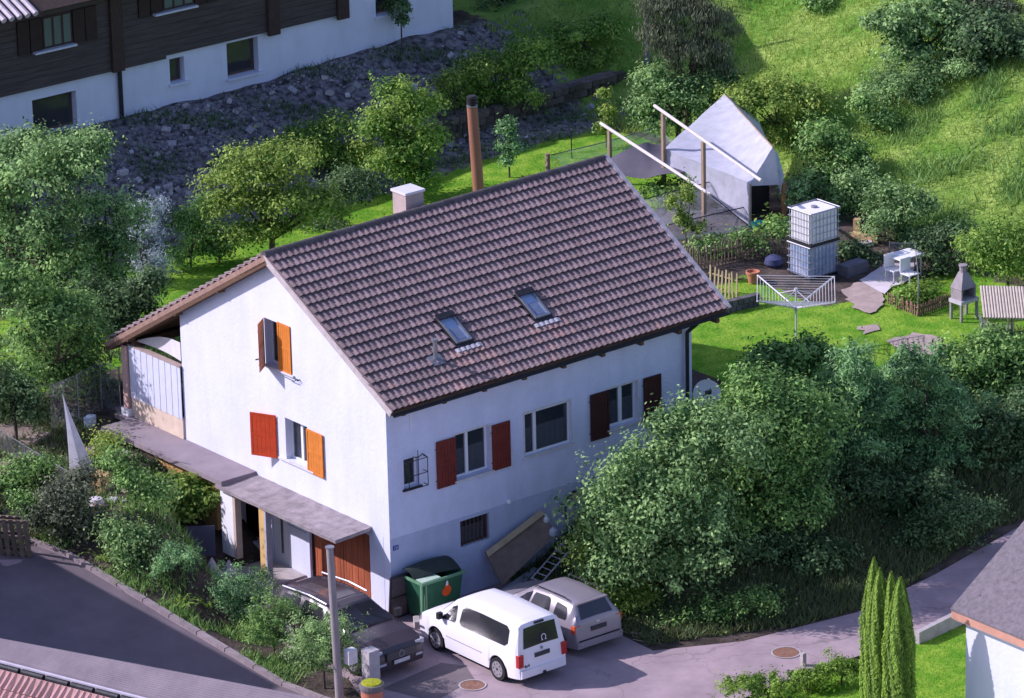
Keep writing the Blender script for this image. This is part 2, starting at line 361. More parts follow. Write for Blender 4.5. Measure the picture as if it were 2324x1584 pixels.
def groundmat():
    M = bpy.data.materials.new("ground_cover"); M.use_nodes = True; nt = M.node_tree; L = nt.links; b = nt.nodes["Principled BSDF"]
    b.inputs["Roughness"].default_value = .95; b.inputs["Specular IOR Level"].default_value = .1
    tc = _n(nt, "ShaderNodeTexCoord")
    def noise(sc, det=5):
        n = _n(nt, "ShaderNodeTexNoise"); n.inputs["Scale"].default_value = sc; n.inputs["Detail"].default_value = det; L.new(tc.outputs["Object"], n.inputs["Vector"]); return n.outputs["Fac"]
    def ramp(f, a, b_, p=.35, q=.65):
        r = _n(nt, "ShaderNodeValToRGB"); r.color_ramp.elements[0].position = p; r.color_ramp.elements[1].position = q
        r.color_ramp.elements[0].color = (*a, 1); r.color_ramp.elements[1].color = (*b_, 1); L.new(f, r.inputs[0]); return r.outputs[0]
    soil = ramp(noise(1.5), (.05, .042, .035), (.13, .10, .085))
    lawn = ramp(noise(1.7, 9), (.10, .27, .018), (.25, .40, .045)); mead = ramp(noise(.7, 10), (.10, .25, .03), (.34, .44, .11))
    scree = ramp(noise(4, 9), (.045, .042, .042), (.27, .25, .27))
    at = _n(nt, "ShaderNodeAttribute", attribute_name="zone"); sp = _n(nt, "ShaderNodeSeparateColor"); L.new(at.outputs["Color"], sp.inputs[0])
    cur = soil; nz = noise(3.2, 6)
    for ch, c in zip(range(3), (lawn, scree, mead)):
        a = _n(nt, "ShaderNodeMath", operation='ADD'); L.new(sp.outputs[ch], a.inputs[0]); L.new(nz, a.inputs[1])
        mr = _n(nt, "ShaderNodeMapRange"); mr.inputs[1].default_value = .92; mr.inputs[2].default_value = 1.08; L.new(a.outputs[0], mr.inputs[0])
        mx = _n(nt, "ShaderNodeMix", data_type='RGBA'); L.new(mr.outputs[0], mx.inputs[0]); L.new(cur, mx.inputs[6]); L.new(c, mx.inputs[7]); cur = mx.outputs[2]
    L.new(cur, b.inputs["Base Color"]); bp = _n(nt, "ShaderNodeBump"); bp.inputs["Strength"].default_value = .7; bp.inputs["Distance"].default_value = .06
    L.new(noise(9, 8), bp.inputs["Height"]); L.new(bp.outputs[0], b.inputs["Normal"]); return M
def box01(x, a, b, s): return ss(a-s, a+s, x)*(1-ss(b-s, b+s, x))
lawnm = np.maximum(box01(X, 5, 27, .8)*box01(Y, 10, 24.5, .7), box01(X, 11, 26.5, .7)*box01(Y, -.5, 10, .8))
lawnm = np.maximum(lawnm, box01(X, -3, 6, .8)*box01(Y, 15, 22, .8)*.6)
lawnm = np.maximum(lawnm, box01(X, 3.2, 60, .25)*box01(Y, -60, -10.6, .3))
lawnm *= 1-np.maximum(box01(X, 18.3, 28, .5)*box01(Y, 9.2, 15.5, .6), box01(X, 20.8, 28, .5)*box01(Y, 5.6, 12, .6))*.85
scr = box01(X, -30, 31.5, .8)*box01(Y, 23.2, 30.6, .9)*.75
mea = ss(26.6, 28.6, X)*ss(1, 4, Y)
zone = np.stack([lawnm, scr, mea, np.ones_like(X)], -1).reshape(-1, 4)
ground = rings("ground", np.stack([X, Y, Z], -1).reshape(-1, 3), F, groundmat(), kind="structure")
ca = ground.data.attributes.new("zone", 'FLOAT_COLOR', 'POINT'); ca.data.foreach_set("color", zone.astype(np.float32).ravel())
ground.data.polygons.foreach_set("use_smooth", [True]*len(ground.data.polygons))
sheet("road", P_road, .0, asphalt, .6, kind="structure")
sheet("left_road_shade_tint", [(-4.85, -2.6), (-5.06, -1.8), (-5.54, 2.6), (-5.99, 6.8), (-6.42, 8.3), (-14, 9.5), (-40, 9.5), (-40, -3.5), (-14, -5.5)], .012, mat("shade_tinted_asphalt", (.14, .115, .13), .92, .12, .8, .35, 60, col2=(.19, .152, .17)), .6, kind="structure")  # road colour darkened to deepen the shade lying over it
def gp(*q): return [tuple(G(*p).xy) for p in q]
sheet("garden_path", gp((1908, 662), (1950, 642), (1990, 655), (2008, 672), (2006, 694), (1975, 716), (1935, 700)), .05, sand, .22, .05, kind="structure")
sheet("patio", gp((1950, 640), (2003, 606), (2078, 600), (2066, 640), (2022, 655), (2006, 672)), .06, pave, .35, .01, kind="structure")
sheet("bare_patch", gp((2015, 778), (2045, 762), (2095, 760), (2130, 768), (2150, 790), (2110, 806), (2050, 806)), .04, sand, .2, .07, kind="structure")
sheet("worn_patch", gp((1940, 745), (1985, 738), (1998, 750), (1960, 760)), .035, sand, .2, .05, kind="structure")
sheet("gravel_terrace", [(-6.0, 8.6), (-1.4, 9.2), (-1.3, 15), (-3, 18), (-7, 17)], .03, mat("bank_soil", (.20, .155, .13), .95, .3, 2.5, .6, 12, col2=(.34, .27, .235)), .35, .1, kind="structure")
sheet("painted_car_shadow", [(-3.1, -3.6), (-.9, -3.3), (-.55, -3.9), (-.9, -4.7), (-2.6, -5.2)], .006, mat("car_shadow_asphalt", (.17, .14, .15), .9, .12, 2, .3, 60), .5, kind="structure")  # dark sheet painting the black car's cast shadow on the road
# kerb stones along the planting bed
kb = MB().box((0, 0, 0), (.16, .98, .20)).mesh("kerb_stone", kerbm)
kerb = thing("kerb", "pale concrete kerb between the shaded road and the planting bed", "kerb", on(-5.0, -1.8))
kpts = [(-4.6, -4.15), (-4.78, -3.2), (-5.0, -1.8), (-5.48, 2.6), (-5.93, 6.8), (-6.3, 8.2)]
for a, b in zip(kpts, kpts[1:]):
    a = Vector(a); b = Vector(b); n = max(1, round((b-a).length))
    for i in range(n):
        p = a.lerp(b, (i+.5)/n); z0 = h1(*a.lerp(b, i/n)); z1 = h1(*a.lerp(b, (i+1)/n)); L_ = (b-a).length/n
        d = Vector((b.x-a.x, b.y-a.y, (z1-z0)*n)).normalized(); q = Vector((0, 1, 0)).rotation_difference(d)
        inst("kerb_stone", kb, kerb, (p.x+.05, p.y, (z0+z1)/2+.01), q, (1, L_, 1))
for i, (px, py, r, nm) in enumerate(((1072, 1556, .31, "round manhole cover in the road behind the white van"), (1783, 1483, .34, "round manhole cover in the road beside the short grey post"))):
    P = G(px, py); t = thing("manhole_cover", nm, "manhole cover", (P.x, P.y, .004)); f_ = mat("rusty_iron", (.25, .13, .09), .8, .25, 9, .5, 40)
    MB().cyl((P.x, P.y, 0), (P.x, P.y, .014), r, n=28).build("lid", f_, t)
    b = MB(); n = 28
    for k in range(n):
        a0 = 2*math.pi*k/n; a1 = 2*math.pi*(k+1)/n
        v = [(P.x+rr*math.cos(a), P.y+rr*math.sin(a), .02) for rr in (r+.012, r+.06) for a in (a0, a1)]; b.add(v, [(0, 1, 3, 2)])
    b.build("rim", concrete, t)

# ================================================================== THE HOUSE
house = thing("house", "white plastered house with a brown tiled saddle roof and red and orange shutters", "house", (0, 0, 0))
E1 = Vector((-.17, -.49, 6.09)); E2 = Vector((11.62, -.49, 6.21)); R1 = Vector((-.27, 4.937, 9.16)); R2 = Vector((11.73, 4.937, 9.345))
B1 = Vector((-.27, 13.02, 4.54)); B2 = Vector((11.7, 13.02, 4.70))
NF = (E2-E1).cross(R1-E1).normalized(); NB = (B1-R1).cross(R2-R1).normalized(); NB = NB if NB.z > 0 else -NB
def RF(u, s, h=0): return E1.lerp(E2, u).lerp(R1.lerp(R2, u), s)+NF*h
def RB(u, s, h=0): return B1.lerp(B2, u).lerp(R1.lerp(R2, u), s)+NB*h
SLF = (R1-E1).length; SLB = (R1-B1).length
def ux(x): return (x+.22)/11.9
def rz(y): return 6.10+(y+.49)*.5655-.17 if y < 4.937 else 9.17-.17-(y-4.937)*.572
def wall(mb, P, u0, u1, bot, top, holes, D, thick):
    """vertical wall with rectangular holes; P(u,z,depth)->point, D reveal depth"""
    cuts = sorted(set([u0, u1]+[q for h in holes for q in h[:2]]+[c for c in D if u0 < c < u1]))
    for a, b in zip(cuts, cuts[1:]):
        segs = [(bot, None)]; hs = sorted([h for h in holes if h[0] <= a+1e-6 and h[1] >= b-1e-6], key=lambda h: h[2]); z = bot
        for h in hs+[None]:
            za, zb = (z, z); zc, zd = (h[2], h[2]) if h else (top(a), top(b))
            if zc > za+1e-4:
                for dp in (0, thick): mb.add([P(a, za, dp), P(b, zb, dp), P(b, zd, dp), P(a, zc, dp)], [(0, 1, 2, 3)])
            if h: z = h[3]
    for h in holes:
        a, b, c, d = h
        q = [(a, c), (b, c), (b, d), (a, d)]
        for (a1, c1), (a2, c2) in zip(q, q[1:]+q[:1]): mb.add([P(a1, c1, 0), P(a2, c2, 0), P(a2, c2, thick), P(a1, c1, thick)], [(0, 1, 2, 3)])
def Pg(y, z, d): return (0+d, y, z)
def Pe(x, z, d): return (x, 0+d, z)
W_UP = (4.18, 5.40, 5.86, 7.20); W_LO = (3.60, 4.62, 3.28, 4.50)
GARAGE = (.92, 3.70, .04, 2.12); DOOR = (4.72, 5.45, .04, 2.1); STRIP = (3.80, 4.66, 1.32, 2.02); PASS = (5.75, 7.1, .3, 2.2)
gw = MB(); wall(gw, Pg, 0, 9.5, -.3, rz, [W_UP, W_LO, GARAGE, DOOR, STRIP, PASS], [4.937], .3)
gw.build("gable_wall", plaster, house)
E_S = (.54, 1.06, 3.58, 4.42); E_1 = (2.30, 3.50, 3.38, 4.68); E_2 = (4.70, 6.32, 3.46, 4.70); E_3 = (7.67, 8.74, 3.50, 4.68); E_B = (2.39, 3.40, 1.40, 2.16)
LW = 10.72
ew = MB(); wall(ew, Pe, .001, LW, 2.27, lambda x: 5.98, [E_S, E_1, E_2, E_3], [], .3); ew.build("eave_wall", plaster2, house)
ew = MB()
wall(ew, lambda x, z, d: (x, -.006+d, z), -.006, LW, -.3, lambda x: 2.27, [E_B], [], .3); ew.add([(-.006, -.006, 2.27), (LW, -.006, 2.27), (LW, .02, 2.27), (-.006, .02, 2.27)], [(0, 1, 2, 3)])
ew.build("plinth", plinthm, house)
b = MB(); b.add([(LW, 0, -.3), (LW, 9.5, -.3), (LW, 9.5, rz(9.5)), (LW, 4.937, rz(4.937)), (LW, 0, rz(0))], [(0, 1, 2, 3, 4)])
b.add([(0, 9.5, -.3), (LW, 9.5, -.3), (LW, 9.5, rz(9.5)), (0, 9.5, rz(9.5))], [(0, 1, 2, 3)]); b.build("rear_wall", plaster2, house)
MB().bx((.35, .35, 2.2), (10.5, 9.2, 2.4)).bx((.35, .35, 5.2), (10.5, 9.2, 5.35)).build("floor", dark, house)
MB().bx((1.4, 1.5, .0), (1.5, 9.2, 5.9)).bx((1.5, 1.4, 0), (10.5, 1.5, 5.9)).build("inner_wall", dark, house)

def window(P, hole, depth, frame=white, mull=(.5,), pane=gl, curtain=True, fw=.06, label=None):
    """P(u,z,d); frame object > panes, curtain, sill"""
    a, b_, c, d = hole
    def bxp(mb, u0, u1, z0, z1, d0, d1):
        p = [P(u, z, dd) for u in (u0, u1) for z in (z0, z1) for dd in (d0, d1)]
        mb.add(p, [(0, 1, 3, 2), (4, 6, 7, 5), (0, 4, 5, 1), (2, 3, 7, 6), (0, 2, 6, 4), (1, 5, 7, 3)])
    f = MB(); g = .003
    bxp(f, a+g, a+fw, c+g, d-g, depth, depth+.07); bxp(f, b_-fw, b_-g, c+g, d-g, depth, depth+.07)
    bxp(f, a+fw, b_-fw, c+g, c+fw, depth, depth+.07); bxp(f, a+fw, b_-fw, d-fw, d-g, depth, depth+.07)
    ms = [a+(b_-a)*m_ for m_ in mull]
    for m_ in ms: bxp(f, m_-fw*.8, m_+fw*.8, c+fw, d-fw, depth-.012, depth+.07)
    o = f.build("window", frame, house, label=label)
    e = [a+fw]+[q for m_ in ms for q in (m_-fw*.8, m_+fw*.8)]+[b_-fw]
    for i in range(0, len(e), 2):
        q = MB(); bxp(q, e[i], e[i+1], c+fw, d-fw, depth+.03, depth+.04); q.build("pane", pane, o)
        if curtain:
            q = MB(); z1 = c+fw+(d-c)*(.55 if curtain is True else curtain)
            q.grid(lambda u, v, a0=e[i], a1=e[i+1]: P(a0+(a1-a0)*u, c+fw+(z1-c-fw)*v, depth+.09+.012*math.sin(u*38)), 24, 1); q.build("curtain", curt, o)
    return o
def slab(P, u0, u1, z0, z1, d0, d1):
    p = [P(u, z, dd) for u in (u0, u1) for z in (z0, z1) for dd in (d0, d1)]
    return MB().add(p, [(0, 1, 3, 2), (4, 6, 7, 5), (0, 4, 5, 1), (2, 3, 7, 6), (0, 2, 6, 4), (1, 5, 7, 3)])
def sill(P, hole, over=.08, M=offwhite): slab(P, hole[0]-over, hole[1]+over, hole[2]-.05, hole[2]-.002, -.07, .16).build("sill", M, house)
def surround(P, hole, M=offwhite, wd=.05):
    a, b_, c, d = hole; m_ = MB()
    for q in ((a-wd, a-.002, c, d+wd), (b_+.002, b_+wd, c, d+wd), (a-.002, b_+.002, d+.002, d+wd)): x = slab(P, *q, -.012, .01); m_.add(x.v, x.f)
    m_.build("window_surround", M, house)
for h_ in (E_1, E_2, E_3): sill(Pe, h_); surround(Pe, h_)
sill(Pg, W_UP, .1); sill(Pg, W_LO, .3)
window(Pe, E_1, .17, mull=(.42,)); window(Pe, E_2, .06, mull=(.24,)); window(Pe, E_3, .12, mull=(.48,), fw=.075)
window(Pe, E_S, .14, mull=(), curtain=False); sill(Pe, E_S, .06, dkmetal)
window(Pg, W_LO, .2, mull=(.5,), curtain=.9); window(Pg, W_UP, .22, mull=(.5,), curtain=False)
window(Pe, E_B, .10, frame=brown, mull=(), curtain=.6, fw=.04)
bo = MB()   # bars of the cellar window
for i in range(7): x = E_B[0]+.09+i*(E_B[1]-E_B[0]-.18)/6; MB().cyl((x, .03, E_B[2]+.02), (x, .03, E_B[3]-.02), .014, n=6).build("window_bar", brown, house)
cg = MB()   # basket grille of the little window
for z in (3.6, 3.98, 4.4): cg.tube([(.56, -.01, z), (.56, -.2, z), (1.20, -.2, z), (1.20, -.01, z)], .012)
for x in (.56, .88, 1.20): cg.tube([(x, -.2, 3.6), (x, -.2, 4.4)], .012)
cg.tube([(.56, -.2, 4.4), (.72, -.2, 4.52), (.88, -.2, 4.46), (1.04, -.2, 4.54), (1.2, -.2, 4.4)], .012).tube([(.88, -.2, 4.4), (.88, -.2, 4.68)], .01)
cg.build("window_grille", dkmetal, house)

def shutter(P, u0, u1, z0, z1, M, ang=0., hinge=0, off=.03, label=None):
    """u0..u1 flat on the wall when ang=0; swung about its hinge edge (hinge 0: u0, 1: u1) by ang degrees out of the wall"""
    w_ = u1-u0; a = math.radians(ang); m_ = MB()
    def q(s, z, t):
        s2 = s if hinge == 0 else w_-s
        du, dn = s2*math.cos(a)+t*math.sin(a)*1, -(s2*math.sin(a)) - t*math.cos(a)
        u = u0+du if hinge == 0 else u1-du
        return P(u, z, -off+dn)
    def bb(s0, s1, za, zb, t0, t1):
        p = [q(s, z, t) for s in (s0, s1) for z in (za, zb) for t in (t0, t1)]; m_.add(p, [(0, 1, 3, 2), (4, 6, 7, 5), (0, 4, 5, 1), (2, 3, 7, 6), (0, 2, 6, 4), (1, 5, 7, 3)])
    fr = .06; bb(0, fr, z0, z1, 0, .035); bb(w_-fr, w_, z0, z1, 0, .035)
    for za in (z0, (z0+z1)/2-.03, z1-fr): bb(fr, w_-fr, za, za+fr, 0, .033)
    n = 5
    for i in range(n):
        sa = fr+(w_-2*fr)*i/n; bb(sa+.004, sa+(w_-2*fr)/n-.004, z0+fr, z1-fr, .006, .024)
    o = m_.build("shutter", M, house, label=label)
    hb = MB()
    for z in (z0+.22, z1-.22):
        p0 = q(-.03, z, -.012); p1 = q(w_*.3, z, -.012); hb.cyl(p0, p1, .014, n=5)
    hb.build("hinge", M, o); return o
# front (eave) wall
shutter(Pe, 1.63, 2.27, 3.31, 4.66, dkred, label="dark red window shutter")
shutter(Pe, 3.54, 4.16, 3.34, 4.66, dkred)
shutter(Pe, 7.00, 7.66, 3.32, 4.68, vdred, label="maroon window shutter in shade")
shutter(Pe, 8.92, 9.55, 3.4, 4.70, vdred)
# gable wall
shutter(Pg, 4.20, 4.78, 5.85, 7.24, orange, off=.0, label="orange window shutter closed over the right half")
shutter(Pg, 4.83, 5.42, 5.80, 7.20, orange, ang=52, hinge=1, off=.01, label="orange shutter swung half open, seen on edge")
shutter(Pg, 5.0, 5.78, 3.2, 4.46, orange_dim, ang=26, hinge=0, off=.03, label="orange shutter standing ajar from the wall, its weaker sunlight painted as red")
shutter(Pg, 2.85, 3.57, 3.22, 4.48, orange, label="orange shutter folded flat on the wall")
# stays and small fittings
b = MB(); b.tube([(-.01, 3.95, 5.80), (-.12, 3.95, 5.76), (-.14, 4.35, 5.79)], .012).cyl((-.01, 5.75, 5.9), (-.1, 5.75, 5.9), .02).cyl((-.01, 3.85, 5.8), (-.1, 3.85, 5.8), .02).build("shutter_stay", dkmetal, house)
# house number, lamp, antenna conduit
MB().bx((.09, -.022, 1.93), (.27, -.007, 2.06)).build("house_number", mat("blue_enamel", (.03, .06, .30), .3, .05, 5, 0), house, label="small blue enamel number plate")
b = MB()
for sx, pts in ((.125, ((0, .08), (.035, .08), (0, 0))), (.185, ((0, .08), (.04, .08), (.04, .04), (0, .04), (.04, .0), (0, 0)))):
    for (p, q), (p2, q2) in zip(pts, pts[1:]): b.cyl((sx+p, -.025, 1.955+q), (sx+p2, -.025, 1.955+q2), .006, n=4)
b.build("number_lettering", white, house)
MB().lathe((4.03, -.08, 2.26), [(.03, .0), (.07, .03), (.08, .08), (.05, .13), (.01, .15)], 12).build("wall_lamp", white, house)
MB().bx((.79, -.02, 5.2), (.83, -.005, 5.85)).build("cable_cover", white, house)
# roof deck, boards, tiles
def deck(fn, name, slen):
    m_ = MB(); m_.grid(lambda u, v: fn(u, v, -.03), 8, 6, .12); return m_.build(name, brown, house)
deck(RF, "roof_deck", SLF)
m_ = MB(); m_.grid(lambda u, v: RB(u, v, -.15), 8, 6, -.12); m_.build("roof_deck", brown, house)
b = MB(); b.add([RF(0, 0, -.18), RF(0, 1, -.18), RF(0, 1, .02), RF(0, 0, .02), RF(.003, 0, -.18), RF(.003, 1, -.18), RF(.003, 1, .02), RF(.003, 0, .02)], [(0, 1, 2, 3), (4, 7, 6, 5), (0, 4, 5, 1), (3, 2, 6, 7), (0, 3, 7, 4)]).build("verge_board", mat("pale_verge", (.45, .40, .40), .8, .15, 5, .1), house)
b = MB(); b.add([RB(0, 0, -.2), RB(0, 1, -.2), RB(0, 1, -.02), RB(0, 0, -.02), RB(.003, 0, -.2), RB(.003, 1, -.2), RB(.003, 1, -.02), RB(.003, 0, -.02)], [(0, 1, 2, 3), (4, 7, 6, 5), (0, 4, 5, 1), (3, 2, 6, 7), (0, 3, 7, 4)]).build("verge_board", mat("verge_brown", (.30, .19, .15), .8, .2, 5, .1), house)
for y in (7.3, 9.42, 11.9): MB().bx((-.26, y-.09, rz(y)-.16), (.02, y+.09, rz(y)-.0)).build("purlin", brown, house)
MB().bx((-.02, 11.8, 4.62), (10.6, 12.0, 4.84)).build("purlin", brown, house)
# a roof tile: one roll wide, curved, thick front edge
def tile_mesh(tone, name="roof_tile"):
    W_, L_ = .2, .40; prof = [(0, .012), (.03, .004), (.06, .008), (.095, .034), (.13, .046), (.165, .038), (.2, .016)]; m_ = MB(); vs = []
    for j, (yy, lift) in enumerate(((0, .074), (L_, .0))):
        for x, z in prof: vs.append((x-.002, yy, z+lift))
    n = len(prof); fs = [(i, i+1, n+i+1, n+i) for i in range(n-1)]
    vs += [(x-.002, 0.004, z+.074-.02) for x, z in prof]; fs += [(2*n+i, 2*n+i+1, i+1, i) for i in range(n-1)]
    vs += [(-.002, L_, -.02), (-.002, 0, .03)]; fs += [(0, n, 3*n, 2*n)]
    m_.add(vs, fs, tone); return m_
TILES = [tile_mesh(t).mesh("roof_tile", tilem, smooth=False) for t in (.05, .25, .4, .5, .6, .75, .95)]
TOR = [tile_mesh(t).mesh("roof_tile", tileor) for t in (.3, .6, .9)]
NR, NC = 18, 60
for me in TILES+TOR: me.polygons.foreach_set("use_smooth", [True]*len(me.polygons)); me.set_sharp_from_angle(angle=math.radians(50))
sk = [(3.0, 3.54, 1.46, 2.50), (5.78, 6.32, 1.50, 2.50)]
rest = MB(); nind = 0
bu = (E2-E1).normalized(); bv = (R1-E1).normalized(); bn = bu.cross(bv); bv = bn.cross(bu)
QT = Matrix((bu, bv, bn)).transposed().to_quaternion(); QM = QT.to_matrix()
base_t = tile_mesh(.5)
for i in range(NR):
    for j in range(NC):
        x = -.22+11.9*(j+.5)/NC; s = SLF*(i+.5)/NR
        if any(a-.06 < x < b_+.06 and c-.12 < s < d+.05 for a, b_, c, d in sk): continue
        p = RF(j/NC, i/NR, .0); near = any(a-.4 < x < b_+.5 and c-.85 < s < c-.1 for a, b_, c, d in sk) or (i < 3 and random.random() < .10)
        if i < 5:
            me = random.choice(TOR) if near and random.random() < .75 else random.choice(TILES)
            o = inst("roof_tile", me, house, p, QT @ Matrix.Rotation(random.gauss(0, .012), 3, 'Z').to_quaternion()); nind += 1
        else:
            t = random.choice((.05, .25, .4, .5, .6, .75, .95)) if random.random() > .04 else 1.25
            rest.add([p+QM @ Vector((v[0], v[1]+random.gauss(0, .003) if False else v[1], v[2])) for v in base_t.v], base_t.f, t)
o = rest.build("roof_tiling", tilem, house, kind="stuff"); o.data.polygons.foreach_set("use_smooth", [True]*len(o.data.polygons)); o.data.set_sharp_from_angle(angle=math.radians(50))
bu2 = -(B2-B1).normalized(); bv2 = (R1-B1).normalized(); bn2 = bu2.cross(bv2); bv2 = bn2.cross(bu2); QB = Matrix((bu2, bv2, bn2)).transposed()
rest = MB(); NRB = 26
for i in range(NRB):
    for j in range(NC):
        p = RB((j+1)/NC, i/NRB, 0); rest.add([p+QB @ Vector(v) for v in base_t.v], base_t.f, random.random())
rest.build("roof_tiling", tilem, house, kind="stuff")
# pale verge tiles along the right edge, ridge caps
vt = MB().box((.06, .2, .035), (.15, .40, .06)).mesh("verge_tile", tilegr)
for i in range(NR): inst("verge_tile", vt, house, RF(1, i/NR, .015), QT @ Matrix.Rotation(.06, 3, 'X').to_quaternion())
rm = MB(); n = 8
for j, (yy, rr) in enumerate(((0, .125), (.36, .11))):
    rm.v += [(yy, -rr*math.cos(math.pi*k/n), rr*math.sin(math.pi*k/n)) for k in range(n+1)]
rm.f += [(k, k+1, n+2+k, n+1+k) for k in range(n)]+[tuple(range(n+1))]
rmm = rm.mesh("ridge_tile", ridgem, smooth=True); dR = (R2-R1); QR = Vector((1, 0, 0)).rotation_difference(dR.normalized()); nrt = 35
for i in range(nrt): inst("ridge_tile", rmm, house, R1.lerp(R2, i/nrt)+Vector((0, 0, .0)), QR)
# gutter and downpipe
g = MB(); ng = 8
def gut(u, v): a = math.pi*(1+v); p = E1.lerp(E2, u); return p+Vector((0, -.10+.075*math.cos(a), -.05+.075*math.sin(a)))
g.grid(gut, 6, ng, -.006); g.build("gutter", dkmetal, house)
for k in range(9): x = .3+k*1.38; MB().bx((x-.06, -.42, 5.86), (x+.06, -.01, 5.97)).build("rafter_tail", brown, house)
MB().tube([(10.46, -.54, 6.07), (10.46, -.12, 5.72), (10.46, -.09, .8)], .055, 8).build("downpipe", dkmetal, house)
# skylights
for a, b_, c, d in sk:
    def Q(x, s, h): return RF(ux(x), s/SLF, h)
    def qb(m_, x0, x1, s0, s1, h0, h1_):
        p = [Q(x, s, h) for x in (x0, x1) for s in (s0, s1) for h in (h0, h1_)]; m_.add(p, [(0, 1, 3, 2), (4, 6, 7, 5), (0, 4, 5, 1), (2, 3, 7, 6), (0, 2, 6, 4), (1, 5, 7, 3)])
    f = MB(); qb(f, a, a+.06, c, d, .0, .15); qb(f, b_-.06, b_, c, d, 0, .15); qb(f, a+.06, b_-.06, c, c+.07, 0, .14); qb(f, a+.06, b_-.06, d-.06, d, 0, .14)
    o = f.build("skylight", zinc, house)
    q = MB(); qb(q, a+.06, b_-.06, c+.07, d-.06, .09, .105); q.build("pane", glsky, o)
    q = MB(); qb(q, a+.13, b_-.13, c+.12, c+.55, .107, .112); q.build("blind", mat("skylight_shade", (.16, .20, .30), .3, .2, 4, 0), o)
    q = MB(); qb(q, a-.03, b_+.03, d-.16, d+.03, .155, .20); q.build("top_cover", dkmetal, o)
    q = MB(); qb(q, b_+.001, b_+.05, c, d, -.02, .11); qb(q, a-.05, a-.001, c, d, -.02, .11); qb(q, a-.03, b_+.03, c-.14, c-.002, .03, .09); q.build("flashing", dkmetal, o)
    q = MB(); q.grid(lambda u, v: Q(a-.16+(b_-a+.34)*u, c-.28+.13*v, .082+.03*abs(math.sin(u*16))), 26, 2, .01); q.build("lead_apron", mat("pale_lead", (.5, .47, .5), .6, .15, 8, .1), o)
p = RF(ux(2.10), 1.16/SLF, 0)
vp = MB().cyl(p, p+Vector((0, 0, .62)), .06, n=10).cyl(p+Vector((0, 0, .62)), p+Vector((0, 0, .66)), .085, n=10); vp.build("vent_pipe", zinc, house)
MB().box(p+NF*.08, (.42, .36, .03), QM).build("vent_flashing", zinc, house)
# chimney
P0 = PY(921, 470, 5.35); P1 = PY(921, 444, 5.35); x0, z1 = P0.x, P1.z
MB().bx((x0, 5.35, z1-1.6), (x0+.62, 5.95, z1)).build("chimney", mat("chimney_render", (.42, .34, .32), .85, .12, 4, .2), house)
MB().bx((x0-.04, 5.31, z1), (x0+.66, 5.99, z1+.07)).build("chimney_cap", mat("pale_cap", (.62, .6, .66), .6, .05, 4, .1), house)
# terrace slab, parapet, post
MB().bx((-1.2, 6.08, 2.36), (-.302, 11.95, 2.50)).bx((-.302, 6.08, 2.36), (-.002, 12.6, 2.50)).build("terrace_slab", slabm, house)
MB().bx((0.0, 9.502, 2.36), (4.0, 13.0, 2.50)).build("porch_floor", slabm, house)
MB().bx((-.95, 6.7, .8), (-.6, 11.6, 2.358)).build("terrace_support", mat("ochre_plaster", (.52, .30, .12), .9, .2, 2, .2), house)
MB().bx((-.06, 9.503, 2.502), (.06, 12.05, 3.14)).build("parapet_base", mat("beige_plaster", (.62, .50, .40), .9, .1, 4, .15), house)
for i in range(17):   # corrugated sheets of the parapet
    y0 = 9.504+i*.15; MB().bx((-.085 if i % 2 else -.075, y0, 3.1), (-.062, y0+.147, 4.66)).build("parapet_panel", mat("grey_blue_panel", (.58, .60, .72), .7, .05, 4, .1), house)
MB().bx((-.10, 9.503, 4.662), (.08, 12.06, 4.70)).build("handrail", mat("rail_brown", (.35, .27, .24), .7, .1, 6, .1), house)
MB().bx((-.14, 12.1, 2.6), (.10, 12.34, 4.62)).build("porch_post", mat("pink_post", (.55, .36, .31), .8, .1, 3, .2, streak=(4, 4, .5)), house)
MB().bx((-.20, 12.04, 2.504), (.16, 12.40, 2.72)).build("post_foot", white, house)
q = MB(); q.grid(lambda u, v: (.05+.12*math.sin(u*3), 9.6+2.3*u, 4.8+.55*(1-u)*v-.0*u+.12*v*math.sin(u*math.pi)), 12, 4, .01); q.build("awning_cloth", mat("pale_cloth", (.6, .58, .6), .9, .08, 4, .1), house)
# entrance side of the gable: canopy, garage door, door, glazing
cv = MB(); cv.grid(lambda u, v: (-.004-1.24*v, .78+5.55*u, 2.41-.06*v+.006*math.sin(u*40)), 20, 6, .10); cv.build("entrance_canopy", canopym, house)
for i in range(20):
    y0 = GARAGE[0]+.06+i*(GARAGE[1]-GARAGE[0]-.12)/20; w_ = (GARAGE[1]-GARAGE[0]-.12)/20
    MB().bx((.12 if i % 2 else .125, y0+.006, .05), (.16, y0+w_-.006, 2.05)).build("garage_plank", mat("garage_board", (.36, .10, .045), .65, .25, 3, .3, 20, streak=(1, 3, .5), rnd=.15), house)
MB().bx((.161, .93, .04), (.2, 3.69, 2.11)).bx((.08, .925, .04), (.16, .97, 2.11)).bx((.08, 3.65, .04), (.16, 3.695, 2.11)).bx((.08, .97, 2.06), (.16, 3.65, 2.11)).build("garage_door_frame", dkbrown, house)
MB().bx((.115, 2.29, .06), (.119, 2.31, 2.04)).build("door_gap", dark, house)
MB().bx((.06, DOOR[0]+.01, .05), (.12, DOOR[1]-.01, 2.08)).build("front_door", white, house)
MB().bx((.05, DOOR[0]+.28, .35), (.059, DOOR[0]+.38, 1.85)).build("door_glazing", gl, house)
window(Pg, STRIP, .06, mull=(.5,), curtain=False, pane=glass("blue_glass", (.16, .24, .42), .1, .95))
P = PX(601, 1272, -1.12); MB().bx((-1.18, P.y-.12, -.02), (-1.0, P.y+.12, 2.30)).build("canopy_post", mat("ochre_post", (.62, .40, .16), .8, .1, 3, .2), house)
MB().bx((-1.18, P.y-.20, -.02), (-1.0, P.y-.121, 2.30)).build("canopy_post_side", mat("grey_side", (.4, .4, .45), .8, .1, 3, .1), house)
